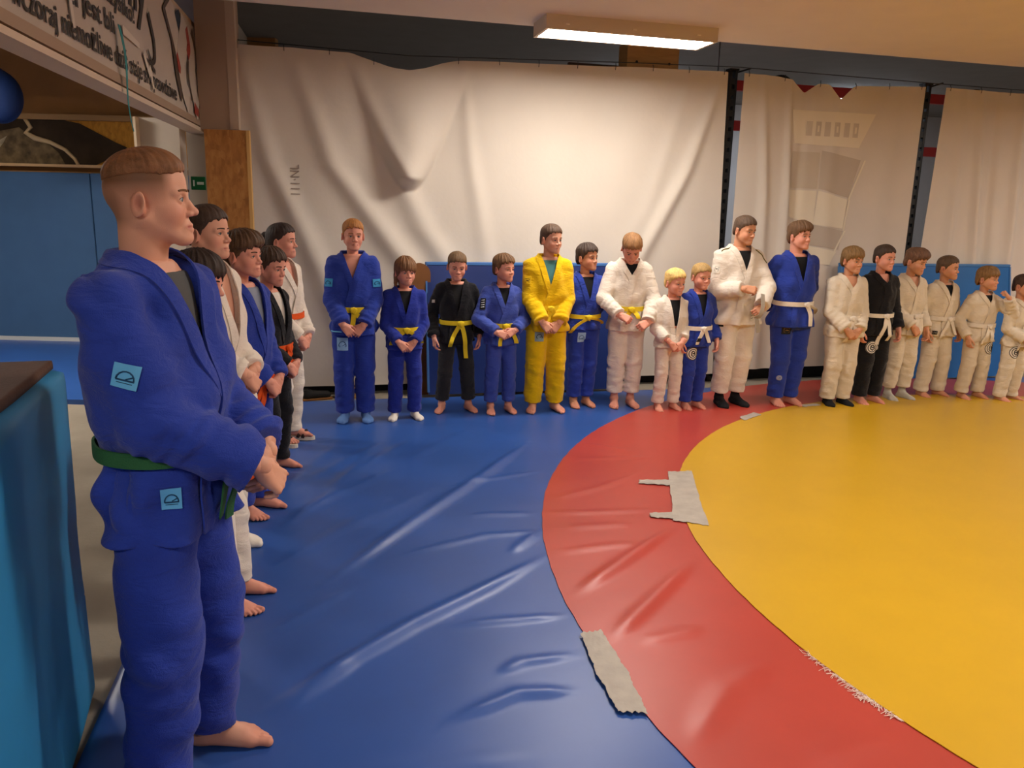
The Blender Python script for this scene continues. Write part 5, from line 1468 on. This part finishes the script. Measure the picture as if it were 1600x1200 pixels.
flat('mural_shape', [(-1.5, -.25), (-.30, -.25), (-.36, -.12), (-.50, .0), (-.66, .05), (-.80, .16), (-1.1, .10), (-1.5, .22)], -.006, mat('mural_brown', '6e5c40', .8, var=.6, vscale=9))
flat('mural_shape', [(-1.5, -.22), (-1.2, -.24), (-1.0, -.02), (-.95, .06), (-1.15, -.05), (-1.25, .04), (-1.5, .10)], -.012, mat('mural_light', 'a5967a', .8, var=.5, vscale=9))
rope = MB(); rope.tube([(-.72, -.014, .26), (-.66, -.016, .16), (-.72, -.016, .10), (-.62, -.018, .04), (-.45, -.018, .0), (-.28, -.018, -.08), (-.18, -.016, -.18), (-.14, -.014, -.26)], [.022, .026, .030, .032, .024, .022, .020, .018], 8)
rope.build('rope_print', mat('rope_cream', 'd6b98c', .8), mu, True)
MB().box((-7.0, 8.1, -.018), (7.4, 2.9, .044)).build('side_floor_mat', vinyl('vinyl_side', '2f5ba6'))
tag(bpy.data.objects['side_floor_mat'], 'blue floor mat of the side room beyond the concrete strip', 'mat')
t = tag(empty('punch_bag', (-4.99, 8.0, 2.64)), 'dark blue rounded bag hanging in the side room', 'bag')
g = Field((-.28, -.28, -.34), (.28, .28, .34), .02); g.ell((0, 0, 0), (.21, .21, .25)); g.cone((0, 0, .2), (0, 0, .27), .05, .03, .05); V, F = g.mesh()
link('bag_body', raw_mesh('bag_body', V, F, mat('bag_blue', '1c3468', .6, bump=.2, bscale=30)), t); MB().tube([(0, 0, .25), (0, 0, .43)], .012, 6).build('strap', mat('bag_strap', '222222', .7), t, True)

# big folded crash mat standing in the near corner
c0 = np.array([-1.46, 2.56]); dN = nrm([.32, -.95]); dL = np.array([-.948, -.32])
t = tag(empty('crash_mat', (*(c0 + dN * .9 + dL * .35), -.04)), 'tall folded blue crash mat standing at the near corner of the mats', 'mat')
base = np.array([c0[0], c0[1]]) - np.array(t.location)[:2]
def slab(name, s0, s1, l0, l1, z0, z1, m, bul=.0, wob=0.0):
    n = 26; u, v = np.meshgrid(np.linspace(0, 1, n), np.linspace(0, 1, n), indexing='ij')
    def face(P, N): return sheet(P, 0)
    g = Field((-1.4, -1.6, 0), (1.4, 1.6, 1.35), .03)
    return g
def padded(name, s0, s1, l0, l1, z0, z1, m, bul=.03, r=.05, parent=None):
    """padded slab: rounded box with soft bulging sides, built in the pad's own axes"""
    g = Field((s0 - .12, l0 - .12, z0 - .06), (s1 + .12, l1 + .12, z1 + .10), .022)
    X, Y, Z = np.meshgrid(*g.ax, indexing='ij')
    cx, cy, cz = (s0 + s1) / 2, (l0 + l1) / 2, (z0 + z1) / 2
    hx, hy, hz = (s1 - s0) / 2 - r, (l1 - l0) / 2 - r, (z1 - z0) / 2 - r
    qx, qy, qz = np.abs(X - cx) - hx, np.abs(Y - cy) - hy, np.abs(Z - cz) - hz
    d = np.sqrt(np.maximum(qx, 0) ** 2 + np.maximum(qy, 0) ** 2 + np.maximum(qz, 0) ** 2) + np.minimum(np.maximum(qx, np.maximum(qy, qz)), 0) - r
    wv = np.sin((X - s0) * 5.2 + .6 + .5 * Z) * .6 + np.sin((X - s0) * 9 + 2 + .9 * Z) * .4
    d = d + bul * wv * np.clip(1 - np.abs(Z - cz) / (hz + r) * .6, 0, 1)
    g.D = np.clip(d, -BIG, BIG).astype(np.float32)
    V, F = g.mesh()
    W = base[None, :] + V[:, :1] * dN[None, :2] + V[:, 1:2] * dL[None, :]
    return link(name, raw_mesh(name, np.concatenate([W, V[:, 2:]], 1), F[:, ::-1], m), parent)
padded('blue_cover', .0, 1.8, .0, .34, .0, 1.19, mat('crash_blue', '3088bc', .5, bump=.05, bscale=10, var=.05), .022, .035, t)
padded('blue_cover', .0, 1.8, .35, .70, .0, 1.17, mat('crash_blue', '3088bc', .5), .02, .035, t)
padded('top_cover', .02, 1.78, .03, .67, 1.185, 1.215, mat('crash_top', '5a4034', .8, bump=.2, bscale=60, var=.1), .0, .014, t)

# ------------------------------------------------------------------ the line of people
LB, DK = ('66b4e4', '1d4468'), ('1a1a1c', 'd8d2c6')
WR = ('e4ddd2', '1a1a1c')
# foreground and left row
person((-.955, 2.11), -6, 1.80, 'shaven-headed young man in blue judo suit with green belt, nearest the camera', jacket='blue', belt='green', arms='clasp_belly', hair='buzz', hair_col='6e4a30', skin='fair',
       res=.70, shirt='565656', neck=.060, child=0.0, cross=.66, foldk=1.5, head=(19, -3), tails=((-.01, .20), (.02, .24)), tail_x=0, stance=.066, sleeve=1.16, bw=1.22, hipw=.80, seed=11, eye='5a6a70', foot_yaw=12, feet_off=((.0, 0), (.03, .0)), wid=1.12,
       patches=[('J', (.56, 0, 0), (-.35, 1, 0), (.30, 0, 1), .060, .060, LB, 'arch', 'R'), ('J', (.055, -.09, .515), (-.5, 1, 0), (0, 0, 1), .050, .058, LB, 'arch')])
person((-1.27, 3.15), 0, 1.49, 'dark-haired child in white trousers standing hidden behind the shaven-headed man', jacket='white', belt='white', arms='clasp', hair='fringe', hair_col='2c211c', skin='pink', seed=12, head=(-5, 8), res=.9, feet_off=((.10, 0), (.10, 0)))
person((-1.16, 2.62), 2, 1.28, 'small barefoot child wholly behind the shaven-headed man but for the toes', jacket='blue', belt='white', arms='sides', hair='short', hair_col='4a3626', skin='pink', seed=41, stance=.085, feet_off=((.02, 0), (.02, 0)))
person((-1.41, 3.69), -14, 1.66, 'dark-haired teenager in white judo suit and white socks, second tallest in profile', jacket='white', belt='white', tails=None, arms='clasp_close', hair='crop', hair_col='3a2c24', skin='fair', seed=13, head=(2, -2), feet='white_sock', cross=.60, res=.85, foot_yaw=0)
person((-1.43, 4.20), -16, 1.53, 'brown-haired boy in blue judo suit with long orange belt end', jacket='blue', belt='orange', arms='clasp', hair='sweep', hair_col='4a3626', skin='pink', seed=14, head=(2, 0), shirt='8890a0', cross=.60, tails=((-.02, .60), (-.05, .34)), tail_marks=True, tail_x=-.06, belt_z=.505, jhem=.43, res=.85)
person((-1.52, 4.92), -16, 1.42, 'small boy in black judo suit with orange belt between two taller ones', jacket='black', belt='orange', arms='clasp', hair='short', hair_col='3c2c22', skin='pink', seed=15, head=(-4, 8), shirt='d8d2c8', cross=.58, tails=((.02, .20), (-.02, .16)))
person((-1.62, 5.56), -18, 1.55, 'woman with dark ponytail in white judo suit, orange belt and sandals', jacket='white', belt='orange', arms='clasp', hair='ponytail', hair_col='2c211d', skin='pink', seed=16, head=(12, 0), feet='sandal', bw=.98, tails=None, belt_z=.60, child=.25)
# back row
person((-1.26, 6.22), -80, 1.58, 'ginger-haired tall boy in blue judo suit and light blue slippers', jacket='blue', belt='yellow', arms='clasp', hair='crop', hair_col='8e5e30', skin='pink', seed=21, head=(12, 2), feet='blue_slip', cross=.70, tails=((.035, .17), (.0, .18)), tail_marks=True, sleeve=1.1, wid=1.08, foot_yaw=10, extras=('cord',),
       patches=[('J', (.50, 0, 0), (-1, .5, 0), (0, 0, 1), .07, .06, ('3f9ad0', '173a66'), 'arch', 'R'), ('J', (.50, 0, 0), (-1, -.5, 0), (0, 0, 1), .07, .06, ('3f9ad0', '173a66'), 'arch', 'L'), ('T', (.05, -.055, .40), (-1, 0, 0), (0, 0, 1), .085, .10, ('8fb8e0', '2a4a80'), 'arch')])
person((-.87, 6.30), -76, 1.30, 'girl with fringe and long hair in blue judo suit, white socks', jacket='navyblue', belt='yellow', arms='clasp', hair='bangs', hair_col='6a4a30', skin='pink', seed=22, head=(14, 3), feet='white_sock', shirt='1a1a1e', cross=.62, tails=((-.05, .14), (.06, .14)), stance=.062, foot_yaw=18)
person((-.48, 6.59), -78, 1.34, 'boy in black judo suit with yellow belt, hands hanging at his sides', jacket='black', trousers='darkgrey', belt='yellow', arms='sides', hair='crop', hair_col='5c4630', skin='pink', seed=23, head=(0, 12), shirt='141416', cross=.58, tails=((-.035, .22), (.025, .32)), stance=.085, foot_yaw=24, hem=.075, tail_x=.02,
       patches=[('J', (.45, 0, 0), (-1, .6, 0), (0, 0, 1), .04, .03, ('2a2a2c', 'd8d2c6'), 'stripe', 'R')])
person((-.10, 6.58), -72, 1.32, 'slim boy in faded blue judo suit with pale yellow belt ends hanging', jacket='lightblue', belt='yellow', arms='clasp_wide', hair='short', hair_col='5a4028', skin='pink', seed=24, head=(28, 0), shirt='15161a', cross=.66, tails=((-.02, .17), (.045, .17)), hem=.075, stance=.06, bw=.96,
       patches=[('J', (.40, 0, 0), (-1, .5, 0), (0, 0, 1), .045, .09, ('15171c', 'c8ccd4'), 'stripe', 'R')])
person((.28, 6.68), -80, 1.57, 'tall boy in a bright yellow judo suit', jacket='yellow', belt='yellow', arms='clasp', hair='crop', hair_col='4a382c', skin='fair', seed=25, head=(30, 2), shirt='4c7f80', cross=.66, tails=((-.01, .12), (.02, .10)), sleeve=1.12, wid=1.14, hem=.05, stance=.062, foot_yaw=18,
       patches=[('J', (.42, 0, 0), (-1, .6, 0), (0, 0, 1), .06, .06, ('e8bd10', '2a2a1a'), 'box', 'R'), ('T', (.05, -.05, .42), (-1, 0, 0), (0, 0, 1), .075, .085, ('8aa0a0', '1d2a30'), 'arch')])
person((.61, 6.88), -72, 1.41, 'dark-haired boy in blue judo suit with wide yellow belt, looking aside', jacket='blue', belt='yellow', arms='behind', hair='short', hair_col='3a2e28', skin='tan', seed=26, head=(28, -2), shirt='15161a', cross=.64, tails=((.08, .10), (-.06, .18)), hem=.065, stance=.042, tail_x=-.01, jhem=.49,
       patches=[('T', (.06, -.035, .445), (-1, 0, 0), (0, 0, 1), .07, .085, ('9cc0e0', '3a5a88'), 'arch')])
person((.99, 6.91), -84, 1.54, 'boy in white judo suit bowing his head to hold his yellow belt', jacket='white', belt='yellow', arms='hold_belt', hair='short', hair_col='7a5838', skin='pink', seed=27, head=(-6, 36), shirt='1c1c20', cross=.74, tails=((-.02, .10), (.03, .08)), wid=1.06, hem=.085, stance=.048)
person((1.36, 6.82), -76, 1.22, 'small fair-haired child in white judo suit hanging open', jacket='white', belt=None, arms='clasp', hair='short', hair_col='bd9f62', skin='pink', seed=28, head=(16, 4), shirt='17181b', cross=.47, hem=.05, cuff_short=.25, stance=.06, jhem=.46)
person((1.60, 6.90), -72, 1.27, 'small short-haired boy in blue judo suit with white belt', jacket='blue', belt='white', arms='sides', hair='crop', hair_col='8f7448', skin='pink', seed=29, head=(4, 4), shirt='15161a', cross=.60, tails=((-.02, .14), (.03, .13)), hem=.05, stance=.045, tail_marks=True,
       patches=[('T', (.06, -.045, .395), (-1, 0, 0), (0, 0, 1), .115, .115, WR, 'ring')])
person((1.97, 7.05), -72, 1.68, 'big boy in white judo suit and black socks fastening his belt', jacket='white', belt=None, arms='tying', hair='crop', hair_col='4a3a2e', skin='warm', seed=30, head=(16, 8), feet='black_sock', shirt='17181b', cross=.70, bw=1.10, wid=1.06, hem=.075, stance=.05, sleeve=1.05, extras=('held_belt', 'piping'),
       patches=[('J', (.35, 0, 0), (-.7, 1, 0), (0, 0, 1), .055, .075, ('d8d2c6', '1a1a1c'), 'box', 'R'), ('T', (.03, -.10, .455), (-.6, 1, 0), (0, 0, 1), .06, .07, ('1a1a1c', 'd8d2c6'), 'box'), ('J', (.07, .045, .50), (-1, 0, 0), (0, 0, 1), .035, .11, ('d8d2c6', '1a1a1c'), 'stripe')])
person((2.50, 7.14), -76, 1.63, 'sturdy boy in royal blue judo suit with white belt', jacket='blue', belt='white', arms='behind', hair='sweep', hair_col='5c4430', skin='pink', seed=31, head=(18, -3), shirt='15161a', cross=.66, bw=1.10, wid=1.05, hem=.045, stance=.045, tails=((.02, .20), (.09, .16)), tail_x=.05,
       patches=[('T', (.06, -.06, .43), (-1, 0, 0), (0, 0, 1), .09, .075, ('17171a', '8a6a3a'), 'box'), ('T', (.06, -.065, .16), (-1, 0, 0), (0, 0, 1), .05, .05, ('c8c8d0', '34448c'), 'ring')])
person((2.99, 7.16), -80, 1.43, 'boy in cream judo suit with black slippers, hands folded low', jacket='cream', belt='white', arms='clasp', hair='fringe', hair_col='6e5434', skin='warm', seed=32, head=(14, 4), feet='black_sock', cross=.74, hem=.045, wid=1.12, bw=1.03, sleeve=1.15, tails=((-.015, .22), (.02, .16)))
person((3.33, 7.28), -76, 1.45, 'dark-haired boy in black judo suit with long white belt', jacket='black', belt='white', arms='sides', hair='crop', hair_col='33271f', skin='pink', seed=33, head=(12, 2), cross=.76, hem=.05, tails=((-.02, .28), (.02, .24)), wid=1.1, tail_x=.01,
       patches=[('T', (.06, -.05, .37), (-1, .2, 0), (0, 0, 1), .12, .12, WR, 'ring')])
person((3.69, 7.46), -72, 1.42, 'boy in white judo suit and grey socks beside the one in black', jacket='cream', belt='white', arms='one_side', hair='sweep', hair_col='5a4030', skin='warm', seed=34, head=(16, 10), feet='grey_sock', cross=.74, hem=.085, tails=((.03, .22), (.0, .17)), wid=1.08, stance=.06)
person((4.11, 7.64), -74, 1.35, 'crop-haired boy in white judo suit showing a dark undershirt, looking aside', jacket='cream', belt='white', arms='sides', hair='crop', hair_col='4a3828', skin='warm', seed=35, head=(26, 0), shirt='17181c', cross=.70, hem=.04, tails=((-.03, .20), (.03, .16)), wid=1.15, stance=.075,
       patches=[('J', (.06, .06, .475), (-1, 0, 0), (0, 0, 1), .03, .09, ('d8d2c6', '1a1a1c'), 'stripe'), ('J', (.05, -.09, .475), (-1, .3, 0), (0, 0, 1), .04, .035, ('1a1a1c', 'd8d2c6'), 'box')])
person((4.47, 7.58), -76, 1.26, 'small boy in white judo suit raising a hand to his mouth', jacket='cream', belt='white', arms='mouth', hair='fringe', hair_col='6e5232', skin='warm', seed=36, head=(20, 0), shirt='17181c', cross=.72, hem=.05, tails=((-.02, .18), (.02, .14)), wid=1.12, stance=.075,
       patches=[('T', (.06, .06, .40), (-1, 0, 0), (0, 0, 1), .10, .12, WR, 'ring')])
person((4.80, 7.54), -66, 1.20, 'small boy in white judo suit at the far end of the line', jacket='cream', belt='white', arms='clasp', hair='crop', hair_col='3a2a20', skin='warm', seed=37, head=(8, 0), cross=.74, hem=.03, wid=1.15, stance=.07,
       patches=[('T', (.05, -.06, .40), (-1, 0, 0), (0, 0, 1), .11, .12, WR, 'ring')])
